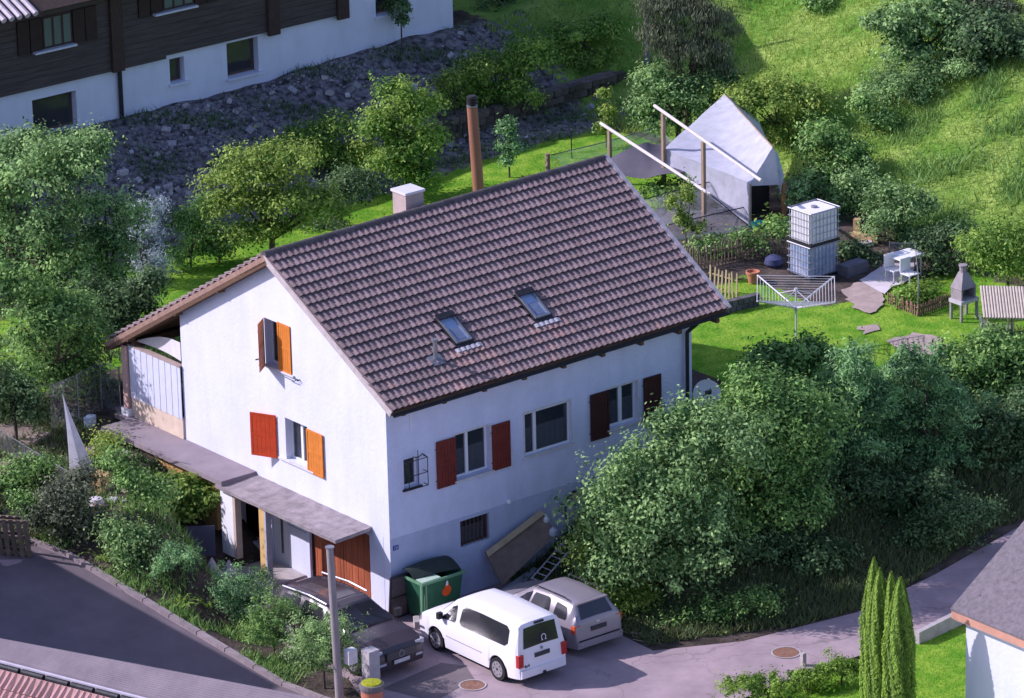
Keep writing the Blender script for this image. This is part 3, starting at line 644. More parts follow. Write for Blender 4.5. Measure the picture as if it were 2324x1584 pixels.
P = PX(533, 1125, -1.0); P2 = PX(505, 1120, -1.0)
MB().bx((-1.08, P.y, .3), (-.92, P2.y, 2.29)).build("porch_wall", white, house)
MB().bx((-1.10, P.y-.12, .3), (-.90, P.y-.003, 2.29)).build("porch_pillar", mat("beige_pillar", (.5, .4, .33), .8, .1, 3, .1), house)
MB().bx((-1.5, 3.9, -.05), (-.02, 5.6, .06)).build("doorstep", concrete, house)
# little awning roof at the far corner and the satellite dish
MB().bx((10.74, .4, 3.62), (12.15, 3.2, 3.74)).build("side_canopy", mat("brown_felt", (.07, .045, .04), .9, .2, 3, .3), house)
D0 = PY(1604, 893, -.1); dc = Vector((11.05, .35, 0)); dc = PD(1604, 893, Vector((11.1, .3, 0)))
dish = thing("satellite_dish", "white round satellite dish with a dark receiver beside the far corner of the house", "satellite dish", dc)
dn = (CAMP-dc).normalized(); dn = (dn+Vector((-.1, -.4, .3))).normalized(); a1 = dn.orthogonal().normalized(); a2 = dn.cross(a1)
q = MB(); q.grid(lambda u, v: dc+(a1*math.cos(u*2*math.pi)+a2*math.sin(u*2*math.pi))*.40*max(v, .02)+dn*(.08*v*v-.08), 24, 5, .012); q.build("reflector", white, dish, smooth=True)
MB().box(dc+dn*.28, (.16, .10, .10)).build("receiver", dkmetal, dish); MB().tube([dc-Vector((0, 0, .35)), dc+dn*.28], .014).tube([dc-dn*.07, Vector((10.72, dc.y, dc.z-.2))], .02).build("arm", dkmetal, dish)

# ================================================================== WHITE HOUSE BEHIND, ON THE EMBANKMENT
YB = 30.4
def Pb(x, z, d): return (x, YB+d, z)
bh = thing("hillside_house", "long white house with weathered timber upper storey standing above the stone embankment", "house", (12, YB, 4.7))
bwhite = mat("back_plaster", (.72, .76, .88), .9, .04, 1, .15, 9)
holes = [(8.86, 10.56, 4.86, 6.06), (14.27, 14.86, 5.52, 6.36), (16.58, 17.86, 5.24, 6.44), (22.8, 24.2, 6.18, 6.75)]
b = MB(); wall(b, Pb, -6, 26.1, 4.0, lambda x: 7.2 if x < 21.4 else 9.0, holes, [21.4], .35); b.add([(26.1, YB, 4), (26.1, YB+10, 4), (26.1, YB+10, 9), (26.1, YB, 9)], [(0, 1, 2, 3)]).build("wall", bwhite, bh)
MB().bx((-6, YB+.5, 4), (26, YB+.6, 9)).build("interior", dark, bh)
for h_ in holes:
    a, b_, c, d = h_
    o = slab(Pb, a+.01, b_-.01, c+.01, d-.01, .26, .31).build("window", brown, bh)
    slab(Pb, a+.09, b_-.09, c+.08, d-.08, .245, .255).build("pane", gl, o)
    slab(Pb, a-.06, b_+.14, c-.07, c-.004, -.12, .25).build("sill", bwhite, bh)
# timber storey: one board per course
for i in range(13):
    z0 = 6.42+i*.20; x0 = -6; x1 = 21.45 if i > 0 else 14.05
    if i == 0: z0 = 6.45
    MB().bx((x0, YB-.16-(.004 if i % 2 else 0), z0+.006), (x1, YB-.002, z0+.196)).build("cladding_board", clad, bh)
for x0, x1, zt in ((14.06, 18.4, .03), (18.4, 21.45, .03)): MB().bx((x0, YB-.15, 6.56), (x1, YB-.003, 6.62)).build("cladding_board", clad, bh)
for x in (12.15, 18.42, 21.3): MB().bx((x-.28, YB-.30, 6.44), (x+.18, YB-.165, 9.0)).build("timber_post", dkbrown, bh)
MB().tube([(12.24, YB-.09, 8.8), (12.24, YB-.09, 4.6)], .075, 8).build("downpipe", dkmetal, bh)
for xa, xb, za, zb_ in ((9.3, 10.4, 7.75, 8.78), (14.0, 15.2, 8.12, 9.0)):
    o = MB().bx((xa, YB-.20, za), (xb, YB-.165, zb_)).build("window", dkbrown, bh)
    for k in range(3):
        w_ = (xb-xa)/3; MB().bx((xa+k*w_+.05, YB-.21, za+.06), (xa+(k+1)*w_-.05, YB-.201, zb_-.05)).build("pane", glass("green_reflect_glass", (.10, .16, .14), .08, 1), o)
    MB().bx((xa-.45, YB-.40, za-.09), (xb+.06, YB-.17, za-.02)).build("sill", mat("pale_sill", (.55, .58, .68), .6, .1), bh)
    for x0 in (xa-.98, xa-.50, xb+.05, xb+.52): MB().bx((x0, YB-.235, za-.06), (x0+.44, YB-.165, zb_+.03)).build("shutter", mat("dark_shutter", (.035, .022, .02), .7, .2), bh)
# roofs (seen at the top left corner; the rest lies above the frame)
b = MB()
b.add([(-7, 29.25, 9.22), (8.75, 29.25, 9.30), (8.75, 37, 12.6), (-7, 37, 12.6), (-7, 29.25, 9.08), (8.75, 29.25, 9.14), (8.75, 37, 12.45), (-7, 37, 12.45)], [(0, 1, 2, 3), (7, 6, 5, 4), (0, 4, 5, 1), (1, 5, 6, 2), (2, 6, 7, 3), (3, 7, 4, 0)]).build("roof", dkbrown, bh)
for k in range(52): x = -7+k*.3; MB().cyl((x+.1, 29.15, 9.30), (x+.1, 37, 12.66), .1, n=6).build("roof_roll", mat("pale_roof_tile", (.55, .48, .52), .8, .15, 4, .2), bh)
b = MB(); b.add([(8.75, 29.3, 9.3), (18.0, 29.3, 9.3), (18.0, 37, 12.6), (8.75, 37, 12.6)], [(0, 1, 2, 3)]).add([(18.0, 29.4, 8.9), (24.4, 29.4, 12.2), (30.3, 29.4, 8.95), (30.3, 42, 8.95), (24.4, 42, 12.2), (18.0, 42, 8.9)], [(0, 1, 4, 5), (1, 2, 3, 4)])
b.add([(18.2, 29.9, 8.9), (24.4, 29.9, 12.1), (29.9, 29.9, 8.95)], [(0, 1, 2)]); b.add([(-6, 37, 12.5), (18, 37, 12.5), (18, 44, 9), (-6, 44, 9)], [(0, 1, 2, 3)]).build("roof", dkbrown, bh)
MB().bx((26.3, 34, 4.5), (30, 41, 8.9)).build("wing", bwhite, bh)
# baskets by the corner
for i, px in enumerate((985, 1008)):
    P = G(px, 52+(-6 if i else 0)); t = MB().lathe(P, [(.2, 0), (.28, .12), (.31, .3), (.28, .5), (.22, .52)], 14)
    t.build("basket", mat("basket_brown", (.16, .08, .06), .9, .3, 14, .5, 40), None, label=("brown woven basket at the corner of the white hillside house, the left one" if i == 0 else "brown woven basket right at the corner of the white hillside house, the right one"), cat="basket", group="brown baskets by the hillside house")
# ---- dry stone garden wall at the foot of the embankment
sw = thing("dry_stone_wall", "low dark dry stone wall at the foot of the embankment behind the lawn", "wall", on(24, 25.4))
stones = []
for k in range(5):
    b = MB(); vs = []
    for x in (-1, 1):
        for y in (-1, 1):
            for z in (-1, 1): vs.append(Vector((x*.5*(1+RNG.normal()*.09), y*.5*(1+RNG.normal()*.09), z*.5*(1+RNG.normal()*.09))))
    b.add(vs, [(0, 1, 3, 2), (4, 6, 7, 5), (0, 4, 5, 1), (2, 3, 7, 6), (0, 2, 6, 4), (1, 5, 7, 3)]); stones.append(b)
stm = [s_.mesh("stone", wallstone) for s_ in stones]
MB().poly([(20.2, 25.55, 2.5), (29.6, 25.95, 2.7), (29.6, 25.95, 3.8), (20.2, 25.55, 3.7)], (0, .35, 0)).build("wall_core", wallstone, sw)
for row in range(4):
    x = 20.2+random.random()*.2
    while x < 29.5:
        w_ = random.uniform(.22, .42); yy = 25.45+.043*(x-20.2)
        inst("stone", random.choice(stm), sw, (x+w_/2, yy+random.uniform(-.02, .03), 2.98+row*.235), Matrix.Rotation(random.gauss(0, .06), 3, 'Z').to_quaternion(), (w_-.02, .3, .22)); x += w_
# ---- loose stones on the embankment
rkm = [s_.mesh("stone", rock) for s_ in stones]
n = 0
while n < 260:
    x = random.uniform(6, 28); y = random.uniform(24.0, 29.9)
    if math.sin(x*1.1+y*.8)+math.sin(x*.5-y*1.3) < -.35: continue
    s_ = random.choice((.07, .09, .12, .16, .22)); q = Matrix.Rotation(random.uniform(0, 6.28), 3, Vector((random.gauss(0, 1), random.gauss(0, 1), 2)).normalized()).to_quaternion()
    o = inst("stone", random.choice(rkm), None, on(x, y, s_*.2), q, (s_*random.uniform(.8, 1.6), s_*random.uniform(.7, 1.1), s_*random.uniform(.5, .9)))
    tag(o, "pale angular stone lying loose on the shaded embankment below the white house", "stone", "loose stones on the embankment"); n += 1
N = 5200; x = RNG.uniform(2, 29, N); y = RNG.uniform(23.4, 30.1, N); keep = (np.sin(x*.9+y*.7)+np.sin(x*.5-y*1.3)+RNG.normal(0, .5, N)) > -.5; x = x[keep]; y = y[keep]; z = H(x, y); N = len(x)
cube = np.array([[a, b_, c] for a in (-1, 1) for b_ in (-1, 1) for c in (-1, 1)], float); cf = np.array([(0, 1, 3, 2), (4, 6, 7, 5), (0, 4, 5, 1), (2, 3, 7, 6), (1, 5, 7, 3)])
V = cube[None]*RNG.uniform(.012, .055, (N, 1, 3))*RNG.uniform(.7, 1.3, (N, 8, 1)); V += np.stack([x, y, z+.01], -1)[:, None]
F = (cf[None]+np.arange(N)[:, None, None]*8).reshape(-1, 4)
rings("rubble", V.reshape(-1, 3), F, rock, org=on(15, 27), kind="stuff")

# ================================================================== LOWER RIGHT HOUSE
rh = thing("corner_house", "white house corner with grey shingle roof and pinkish orange eave board at the lower right", "house", (6.6, -15.3, 0))
zc = 3.2; RX, RY = 6.35, -15.05; k_ = .62
MB().bx((6.62, -26, -.1), (16, -15.35, 3.05)).build("wall", plaster, rh)
b = MB(); b.add([(RX, RY, zc), (RX+7, RY+.25, zc+7*k_), (RX+7, -30, zc+7*k_), (RX, -30, zc), (RX, RY, zc-.05), (RX+7, RY+.25, zc+7*k_-.05), (RX+7, -30, zc+7*k_-.05), (RX, -30, zc-.05)], [(0, 3, 2, 1), (4, 5, 6, 7), (0, 1, 5, 4), (0, 4, 7, 3), (2, 3, 7, 6)]); b.build("roof", shingle, rh)
MB().bx((RX+.02, -30, zc-.27), (RX+.07, RY-.02, zc-.055)).build("eave_board", fascia, rh)
MB().poly([(RX+.07, RY-.07, zc-.27), (RX+.07, RY-.07, zc-.055), (RX+7, RY-.07, zc+7*k_-.055), (RX+7, RY-.07, zc+7*k_-.25)], (0, .05, 0)).build("verge_board", mat("pale_trim", (.6, .56, .58), .7, .05, 3, .1), rh)
MB().bx((RX+.05, -30, zc-.30), (6.62, RY-.08, zc-.272)).build("soffit", white, rh)
MB().poly([(6.62, -15.36, 3.0), (16, -15.36, 3.0), (16, -15.36, 8.2)], (0, -.2, 0)).build("gable", plaster, rh)
N = 60; b = MB()
for i in range(N):
    x = random.uniform(.3, 6); y = random.uniform(-24, -15.4); z = zc+x*k_; r = random.uniform(.015, .045); b.lathe((RX+x, y, z-.01), [(r, 0), (r*1.1, r*.4), (r*.5, r*.8)], 6)
b.build("moss_clumps", mat("moss_dark", (.035, .032, .035), .95, .3), rh, kind="stuff")
lw = thing("low_wall", "low grey concrete garden wall between the road and the lawn beside the cypresses", "wall", (10.6, -10.35, 0))
MB().poly([(9.3, -10.62, -.05), (11.9, -10.30, -.05), (11.9, -10.30, .42), (9.3, -10.62, .34)], (.02, -.16, 0)).build("wall", concrete, lw)
P = G(1822, 1510); t = MB().bx((P.x-.06, P.y-.06, 0), (P.x+.06, P.y+.06, .36)); t.build("marker_post", concrete, None, label="short grey square post at the road edge between the two low hedges", cat="post")
# ================================================================== LOWER LEFT: neighbour's roofs
nb = thing("neighbour_annex", "light ribbed sheet roof above a pinkish tile roof at the lower left corner", "house", (-19, -8, 0))
A = G(-120, 1432, 3.7); B = G(720, 1590, 3.7); C_ = G(-120, 1464, 3.55); D_ = G(560, 1640, 3.2)
def RFN(u, v): return A.lerp(B, u).lerp(C_.lerp(D_, u), v)
b = MB(); b.grid(lambda u, v: RFN(u, v)+Vector((0, 0, .045*abs(math.sin(v*math.pi*13)))), 16, 104, .05); b.build("sheet_roof", mat("light_sheet_roof", (.17, .14, .165), .75, .12, 1.2, .15, 8, col2=(.24, .20, .225)), nb, smooth=False)
gd = (D_-C_); nrm = Vector((0, 0, 1)); toc = (CAMP-C_); toc.z = 0; toc.normalize()
b = MB(); b.poly([C_+Vector((0, 0, .0)), D_, D_+toc*.16, C_+toc*.16], (0, 0, -.09)); b.build("gutter", mat("gutter_white", (.62, .58, .66), .5, .1), nb)
L_ = gd.length
for i in range(12):
    p = C_.lerp(D_, (i+.05)/12)+toc*.30; q = C_.lerp(D_, (i+.93)/12)+toc*.30; MB().cyl(p-Vector((0, 0, .08)), q-Vector((0, 0, .08)), .085, n=10).build("gutter_section", dkmetal, nb)
E_ = C_+toc*.42-Vector((0, 0, .14)); F_ = D_+toc*.42-Vector((0, 0, .14)); dn_ = (toc*.85-Vector((0, 0, .52)))
def tl(u, v): return E_.lerp(F_, u)+dn_*(4*v)
b = MB(); b.grid(lambda u, v: tl(u, v), 10, 4, .08); b.build("tile_base", mat("pink_tile", (.42, .24, .22), .85, .15, 4, .3, 30), nb)
ntm = MB(); prof = [(-.5, .0), (-.32, .05), (-.15, .0), (.0, .05), (.17, .0), (.33, .05), (.5, .0)]
ptile = mat("pink_pan_tile", (.34, .18, .165), .85, .2, 6, .4, 30, rnd=.12, col2=(.44, .27, .26))
ud = (F_-E_).normalized(); Ld = (F_-E_).length; NU = int(Ld/.55); vd = dn_.normalized(); nd = ud.cross(vd)
if nd.z < 0: ud = -ud; nd = -nd
vd = nd.cross(ud)
for lx in prof: pass
ntm.v = [(x*.53, yy, z*1.0+lift) for yy, lift in ((0, .0), (.50, .05)) for x, z in prof]; n_ = len(prof); ntm.f = [(i, i+1, n_+i+1, n_+i) for i in range(n_-1)]
ntm.v += [(x*.53, .50, z+.01) for x, z in prof]; ntm.f += [(n_+i, n_+i+1, 2*n_+i+1, 2*n_+i) for i in range(n_-1)]
nme = ntm.mesh("roof_tile", ptile); QN = Matrix((ud, vd, nd)).transposed().to_quaternion()
for i in range(NU):
    for j in range(7):
        if (E_.lerp(F_, (i+.5)/NU)+dn_*(j*.46)-CAMP).length < 0: continue
        inst("roof_tile", nme, nb, E_.lerp(F_, (i+.5)/NU)+vd*(j*.46+.02)+nd*(.07), QN)
a_ = A-Vector((0, 0, .1)); b_ = B-Vector((0, 0, .1)); inn = toc*.25
MB().poly([Vector((a_.x, a_.y, -.2))+inn, Vector((b_.x, b_.y, -.2))+inn, b_+inn, a_+inn], toc*.12).build("wall", offwhite, nb)
nh = thing("left_house", "tall plain house just beyond the left edge whose shadow crosses the dark road", "house", (-16, 10, 0))
MB().bx((-22, 5.2, -.3), (-12.6, 17, 5.4)).build("wall", offwhite, nh)
MB().poly([(-22.5, 4.9, 5.2), (-17.3, 4.9, 8.0), (-12.1, 4.9, 6.75), (-12.1, 4.9, 6.6), (-17.3, 4.9, 7.8), (-22.5, 4.9, 5.0)], (0, 12.5, 0)).build("roof", shingle, nh)
MB().bx((-22, 5.2, 5.4), (-12.6, 5.4, 6.5)).build("gable", offwhite, nh)

# ================================================================== CARS
def car(name, label, cat, loc, rz, st, rw, axles, track, paint, side_wins, wscreen, rwin, group="cars parked in front of the house", sillz=.22, glassm=glc, rimmat=None):
    """st: stations (x, ztop, wtop, zbelt, wside), front first. Windows are glass parts lying on the lofted body."""
    t = thing(name, label, cat, loc, group, rz)
    A_ = np.array(sorted(st)); xs = A_[:, 0]
    f = lambda k: (lambda x: float(np.interp(x, xs, A_[:, k])))
    zt, wt, zb_, ws = f(1), f(2), f(3), f(4); xr = xs[0]; xf = xs[-1]
    X_ = sorted(set([round(v, 3) for v in np.arange(xr, xf, .05)]+list(np.round(xs, 3))), reverse=True)
    R_ = rw+.055
    def zlow(x):
        z = sillz+.05*ss(.5, 0, min(x-xr, xf-x)); z = float(z)
        for a in axles:
            if abs(x-a) < R_: z = max(z, rw+math.sqrt(R_*R_-(x-a)**2))
        return z
    def ring(x):
        zl = min(zlow(x), zt(x)-.02); bl = max(min(zb_(x), zt(x)-.03), zl+.01); zm = min(max(.5, zl+.02), bl-.005)
        W_ = ws(x); wt_ = min(wt(x), W_-.01)
        ze = zt(x)-.05*min(1, (zt(x)-bl)/.3)
        return [(W_*.965, zl), (W_, zm), (W_-.012, bl), (wt_+.02, ze-.02*(zt(x)-bl > .25)), (wt_*.86, zt(x)), (wt_*.45, zt(x)+.015), (0, zt(x)+.02)]
    m_ = MB(); n = 13
    for x in X_:
        h = ring(x); m_.v += [(x, y, z) for y, z in h]+[(x, -y, z) for y, z in h[-2::-1]]
    for i in range(len(X_)-1): m_.f += [(i*n+k, i*n+k+1, (i+1)*n+k+1, (i+1)*n+k) for k in range(n-1)]
    m_.f += [tuple(range(n))[::-1], tuple(range((len(X_)-1)*n, len(X_)*n))]
    body = m_.build("body", paint, t, smooth=True, local=True)
    W0 = max(ws(a) for a in axles)
    u = MB(); u.bx((xr+.15, -W0+.16, sillz-.03), (xf-.15, W0-.16, .62)); u.build("underbody", rubber, t, local=True)
    def side(x, q, sgn, off=.012):
        h = ring(x); a = h[2]; b_ = h[3]; y = a[0]+(b_[0]-a[0])*q; z = a[1]+(b_[1]-a[1])*q
        nn = Vector((0, b_[1]-a[1], a[0]-b_[0])).normalized(); return (x, sgn*(y+nn.y*off), z+nn.z*off)
    for pts in side_wins:   # (x0,q0) corners of the glass, both sides
        for sgn in (1, -1):
            (xa, qa), (xb, qb), (xc, qc), (xd, qd) = pts; g = MB()
            def sfn(u_, v, sgn=sgn):
                cu = .06*(1-min(1, min(v, 1-v)*6)); u2 = cu+(1-2*cu)*u_
                x = (xa+(xb-xa)*u2)*(1-v)+(xd+(xc-xd)*u2)*v; q = (qa+(qb-qa)*u2)*(1-v)+(qd+(qc-qd)*u2)*v; return side(x, q, sgn)
            g.grid(sfn, 8, 6); g.build("side_window", glassm, t, local=True)
    def top(x, s_, off=.012):
        h = ring(x); w_ = h[4][0]; sl_ = (zt(x+.02)-zt(x-.02))/.04; nn = Vector((-sl_, 0, 1)).normalized()
        z = h[4][1]+.02*(1-abs(s_)); return (x+nn.x*off, s_*w_, z+nn.z*off)
    def patch(nm, x0, x1, s0, s1, M, off=.012, par=t, label=None, taper=0.):
        g = MB(); g.grid(lambda u_, v: top(x0+(x1-x0)*u_, (s0+(s1-s0)*v)*(1-taper*u_), off), 10, 8, .0); return g.build(nm, M, par, local=True, label=label)
    patch("windscreen", wscreen[0], wscreen[1], -1.0, 1.0, glassm, taper=-.02)
    patch("rear_window", rwin[0], rwin[1], -.92, .92, glassm)
    rim = rimmat or mat("wheel_rim", (.42, .40, .43), .4, .2, 6, .05, metal=.5)
    for a in axles:
        for sgn in (1, -1):
            y = sgn*track; o = MB().cyl((a, y-.1*1, rw), (a, y+.1*1, rw), rw, n=24).build("wheel", rubber, t, local=True)
            q = MB(); yo = y+sgn*.103; n2 = 20
            q.cyl((a, yo-.01*sgn, rw), (a, yo+.006*sgn, rw), rw*.70, n=20); q.build("rim", rim, o, local=True)
            q = MB()
            for k in range(8): an = 2*math.pi*k/8; q.cyl((a+math.cos(an)*rw*.5, yo+.004*sgn, rw+math.sin(an)*rw*.5), (a+math.cos(an)*rw*.5, yo+.010*sgn, rw+math.sin(an)*rw*.5), rw*.07, n=6)
            q.cyl((a, yo+.004*sgn, rw), (a, yo+.012*sgn, rw), rw*.12, n=8); q.build("rim_holes", rubber, o, local=True)
    return t, side, top, patch
def bxl(nm, a, b_, M, t, label=None): return MB().bx(a, b_).build(nm, M, t, local=True, label=label)

VAN = [(a*.935, b_, c*.98, d, e*.975) for a, b_, c, d, e in [(2.44, .50, .58, .46, .68), (2.42, .74, .66, .66, .78), (2.30, .90, .72, .80, .84), (1.95, 1.04, .76, .94, .885), (1.50, 1.14, .80, 1.03, .90), (1.38, 1.19, .80, 1.05, .90), (.80, 1.66, .66, 1.08, .90), (.50, 1.78, .66, 1.08, .90),
       (-.6, 1.84, .68, 1.09, .90), (-2.0, 1.82, .68, 1.10, .895), (-2.26, 1.79, .68, 1.10, .885), (-2.31, 1.72, .70, 1.10, .88), (-2.40, 1.10, .80, 1.02, .86), (-2.43, .98, .82, .90, .85), (-2.47, .62, .82, .58, .84), (-2.485, .36, .80, .33, .80)]]
van, vs, vt_, vp_ = car("white_van", "white passenger van with long dark side windows parked nose to the house", "van", (.36, -3.80, .0), math.pi/2, VAN, .33, (1.38, -1.40), .78, vanp,
    [((1.20, .06), (.47, .06), (.52, .86), (.76, .80)), ((.32, .04), (-1.84, .04), (-1.80, .88), (.28, .88))], (1.345, .735), (-2.165, -2.243))
for sgn in (1, -1):
    x0 = -2.40
    bxl("tail_lamp", (-2.33, sgn*.68 if sgn > 0 else -.85, .62), (-2.20, sgn*.85 if sgn > 0 else -.68, .98), redl, van)
    bxl("wing_mirror", (1.00, sgn*.88 if sgn > 0 else -1.04, 1.10), (1.12, sgn*1.04 if sgn > 0 else -.88, 1.28), dkmetal, van)
    bxl("side_moulding", (-.70, sgn*.872 if sgn > 0 else -.889, .60), (.88, sgn*.889 if sgn > 0 else -.872, .625), mat("grey_moulding", (.35, .34, .38), .6, .1), van)
    bxl("headlamp", (2.06, sgn*.58 if sgn > 0 else -.84, .70), (2.20, sgn*.82 if sgn > 0 else -.58, .86), gl, van)
bxl("licence_plate", (-2.32, -.26, .80), (-2.288, .26, .92), plate, van)
bxl("bumper", (-2.37, -.78, .30), (-2.24, .78, .52), vanp, van)
bxl("tow_hitch", (-2.44, -.04, .26), (-2.37, .04, .36), dkmetal, van)
bxl("brake_lamp", (-2.20, -.16, 1.735), (-2.14, .16, 1.79), dkmetal, van)
g = MB(); g.cyl((-2.292, .0, 1.02), (-2.280, .0, 1.02), .045, n=14); g.build("tailgate_emblem", zinc, van, local=True)
g = MB()   # horseshoe shaped sticker on the rear window
pts = []
for k in range(-60, 241, 20):
    a = math.radians(k); pts.append((0, math.cos(a)*.075, 1.30+math.sin(a)*.085))
pts = [(0, pts[0][1]+.05, pts[0][2])]+pts+[(0, pts[-1][1]-.05, pts[-1][2])]
g.tube([(-2.258+(p[2]-1.25)*.127, p[1]-.10, p[2]) for p in pts], .012, 5); g.build("window_sticker", white, van, local=True)
def text3(s_, size, M, parent, mtx, name="badge_lettering"):
    cu = bpy.data.curves.new("t", 'FONT'); cu.body = s_; cu.size = size; cu.extrude = .004; cu.align_x = 'CENTER'
    o = bpy.data.objects.new("t", cu); COL.objects.link(o); me = bpy.data.meshes.new_from_object(o); bpy.data.objects.remove(o)
    me.materials.clear(); me.materials.append(M); me.transform(mtx); o = bpy.data.objects.new(name, me); COL.objects.link(o); o.parent = parent; return o
MR = Matrix(((0, 0, -1), (-1, 0, 0), (0, 1, 0))).to_4x4()
text3("4x4", .13, dkmetal, van, Matrix.Translation((-2.322, .56, .58)) @ MR)
van.scale = (.945, .945, .945); van.location = (.33, -3.86, 0)

SIL = [(2.07, .50, .50, .46, .66), (2.04, .72, .58, .66, .76), (1.90, .86, .66, .80, .82), (1.45, .96, .72, .90, .865), (1.12, 1.02, .74, .95, .875), (1.0, 1.07, .74, .96, .875), (.40, 1.44, .60, .98, .875), (.15, 1.54, .60, .99, .875),
       (-.6, 1.60, .60, 1.02, .875), (-1.4, 1.58, .59, 1.05, .865), (-1.66, 1.55, .59, 1.06, .855), (-1.72, 1.50, .60, 1.06, .85), (-1.98, 1.10, .72, 1.03, .83), (-2.03, .98, .76, .92, .82), (-2.07, .58, .78, .54, .80), (-2.08, .34, .76, .30, .76)]
sil, ss_, st_, sp_ = car("silver_hatchback", "silver grey hatchback parked tightly behind the white van by the bushes", "car", (2.69, -3.27, .0), math.pi/2-.01, SIL, .32, (1.22, -1.28), .77, silverp,
    [((.98, .05), (.20, .05), (.12, .90), (.42, .80)), ((.08, .05), (-.82, .05), (-.72, .90), (.02, .90)), ((-1.02, .06), (-1.62, .06), (-1.50, .80), (-1.0, .86))], (1.06, .36), (-1.73, -1.965))
for sgn in (1, -1):
    bxl("tail_lamp", (-2.03, sgn*.62 if sgn > 0 else -.84, .76), (-1.86, sgn*.84 if sgn > 0 else -.62, 1.0), orl, sil)
    g = MB().tube([(.1, sgn*.60, 1.56), (0, sgn*.60, 1.63), (-1.3, sgn*.60, 1.66), (-1.45, sgn*.60, 1.60)], .018); g.build("roof_rail", dkmetal, sil, local=True)
    bxl("wing_mirror", (.78, sgn*.87 if sgn > 0 else -1.02, 1.0), (.90, sgn*1.02 if sgn > 0 else -.87, 1.14), silverp, sil)
    bxl("rear_reflector", (-2.13, sgn*.58 if sgn > 0 else -.72, .40), (-2.10, sgn*.72 if sgn > 0 else -.58, .46), offwhite, sil)
bxl("licence_plate", (-2.085, -.27, .74), (-2.035, .27, .87), plate, sil)
bxl("bumper", (-2.13, -.80, .30), (-2.02, .80, .50), silverp, sil)
bxl("bumper_groove", (-2.112, -.72, .505), (-2.03, .72, .525), rubber, sil)
bxl("tailgate_emblem", (-2.045, -.04, .955), (-2.01, .04, .995), white, sil)
sil.scale = (.905, .95, .90); sil.location = (2.72, -3.62, 0)
bxl("spoiler", (-1.78, -.54, 1.52), (-1.66, .54, 1.56), silverp, sil)

BLK = [(a*.95, b_*.98, c, d*.98, e) for a, b_, c, d, e in [(2.38, .46, .50, .42, .64), (2.36, .68, .62, .62, .78), (2.26, .84, .70, .78, .86), (1.75, .96, .76, .90, .915), (1.20, 1.04, .80, .96, .925), (1.08, 1.08, .80, .97, .925), (.32, 1.44, .66, .99, .925), (.05, 1.53, .66, 1.0, .925),
       (-.7, 1.57, .66, 1.03, .925), (-1.7, 1.52, .65, 1.06, .91), (-1.98, 1.47, .65, 1.07, .90), (-2.06, 1.42, .66, 1.07, .895), (-2.30, 1.02, .76, .98, .87), (-2.36, .90, .80, .86, .86), (-2.40, .34, .78, .30, .80)]]
blk, bs_, bt_, bp_ = car("black_estate_car", "dark estate car with glass sunroof and silver roof rails beside the shrubs", "car", (-2.25, -.98, .0), -math.pi/2+.03, BLK, .34, (1.36, -1.32), .81, blackp,
    [((.94, .05), (.15, .05), (.05, .90), (.34, .82)), ((.02, .05), (-.85, .05), (-.85, .90), (-.04, .90)), ((-1.0, .05), (-1.84, .05), (-1.7, .85), (-1.0, .9))], (1.085, .25), (-1.975, -2.166))
bp_("sunroof", -.05, -1.45, -.72, .72, mat("sunroof_glass", (.06, .045, .05), .12, .5, 1.2, 0, spec=.8))
for sgn in (1, -1):
    MB().tube([(.05, sgn*.68, 1.53), (-.7, sgn*.68, 1.575), (-1.85, sgn*.67, 1.50)], .028).build("roof_rail", mat("silver_rail", (.36, .36, .42), .35, .05, 4, 0, metal=.5), blk, local=True)
    bxl("headlamp", (2.01, sgn*.56 if sgn > 0 else -.84, .68), (2.20, sgn*.84 if sgn > 0 else -.56, .80), mat("headlamp_glass", (.5, .5, .55), .15, .2, 12, 0), blk)
    bxl("fog_lamp", (2.20, sgn*.50 if sgn > 0 else -.72, .42), (2.28, sgn*.72 if sgn > 0 else -.50, .48), mat("headlamp_glass", (.5, .5, .55)), blk)
    bxl("wing_mirror", (.84, sgn*.93 if sgn > 0 else -1.12, 1.0), (.97, sgn*1.12 if sgn > 0 else -.93, 1.20), dkmetal, blk)
g = MB().bx((2.24, -.50, .52), (2.29, .50, .74)); gr = g.build("grille", dkmetal, blk, local=True)
for k in range(5): bxl("grille_bar", (2.291, -.48, .545+k*.04), (2.30, .48, .555+k*.04), zinc, gr)
g = MB(); g.tube([(2.30, .09*math.cos(math.radians(a)), .635+.09*math.sin(math.radians(a))) for a in range(0, 361, 45)], .016, 4); g.build("round_emblem", zinc, gr, local=True)
bxl("licence_plate", (2.30, -.26, .40), (2.32, .26, .50), offwhite, blk)
for sgn in (.3, -.3): MB().tube([(1.12, sgn+.25, 1.085), (.75, sgn-.05, 1.25)], .009, 4).build("wiper", rubber, blk, local=True)

# ================================================================== YARD THINGS BY THE EAVE WALL
ct = thing("waste_container", "green wheeled waste container with an open dark lid and an orange flame mark", "waste container", (.95, -.58, 0))
x0, x1, y0, y1 = .28, 1.66, -1.02, -.18
b = MB(); o8 = [(x0+.10, y0+.12, .14), (x1-.1, y0+.12, .14), (x1-.1, y1-.08, .14), (x0+.1, y1-.08, .14), (x0, y0, 1.22), (x1, y0, 1.22), (x1, y1, 1.22), (x0, y1, 1.22)]
i8 = [(p[0]+(.04 if p[0] < 1 else -.04), p[1]+(.04 if p[1] < -.6 else -.04), p[2]+.05*(i < 4)) for i, p in enumerate(o8)]
b.add(o8+i8, [(0, 3, 2, 1), (0, 1, 5, 4), (1, 2, 6, 5), (2, 3, 7, 6), (3, 0, 4, 7), (8, 9, 10, 11), (8, 12, 13, 9), (9, 13, 14, 10), (10, 14, 15, 11), (11, 15, 12, 8), (4, 5, 13, 12), (5, 6, 14, 13), (6, 7, 15, 14), (7, 4, 12, 15)]); b.build("bin_body", green, ct)
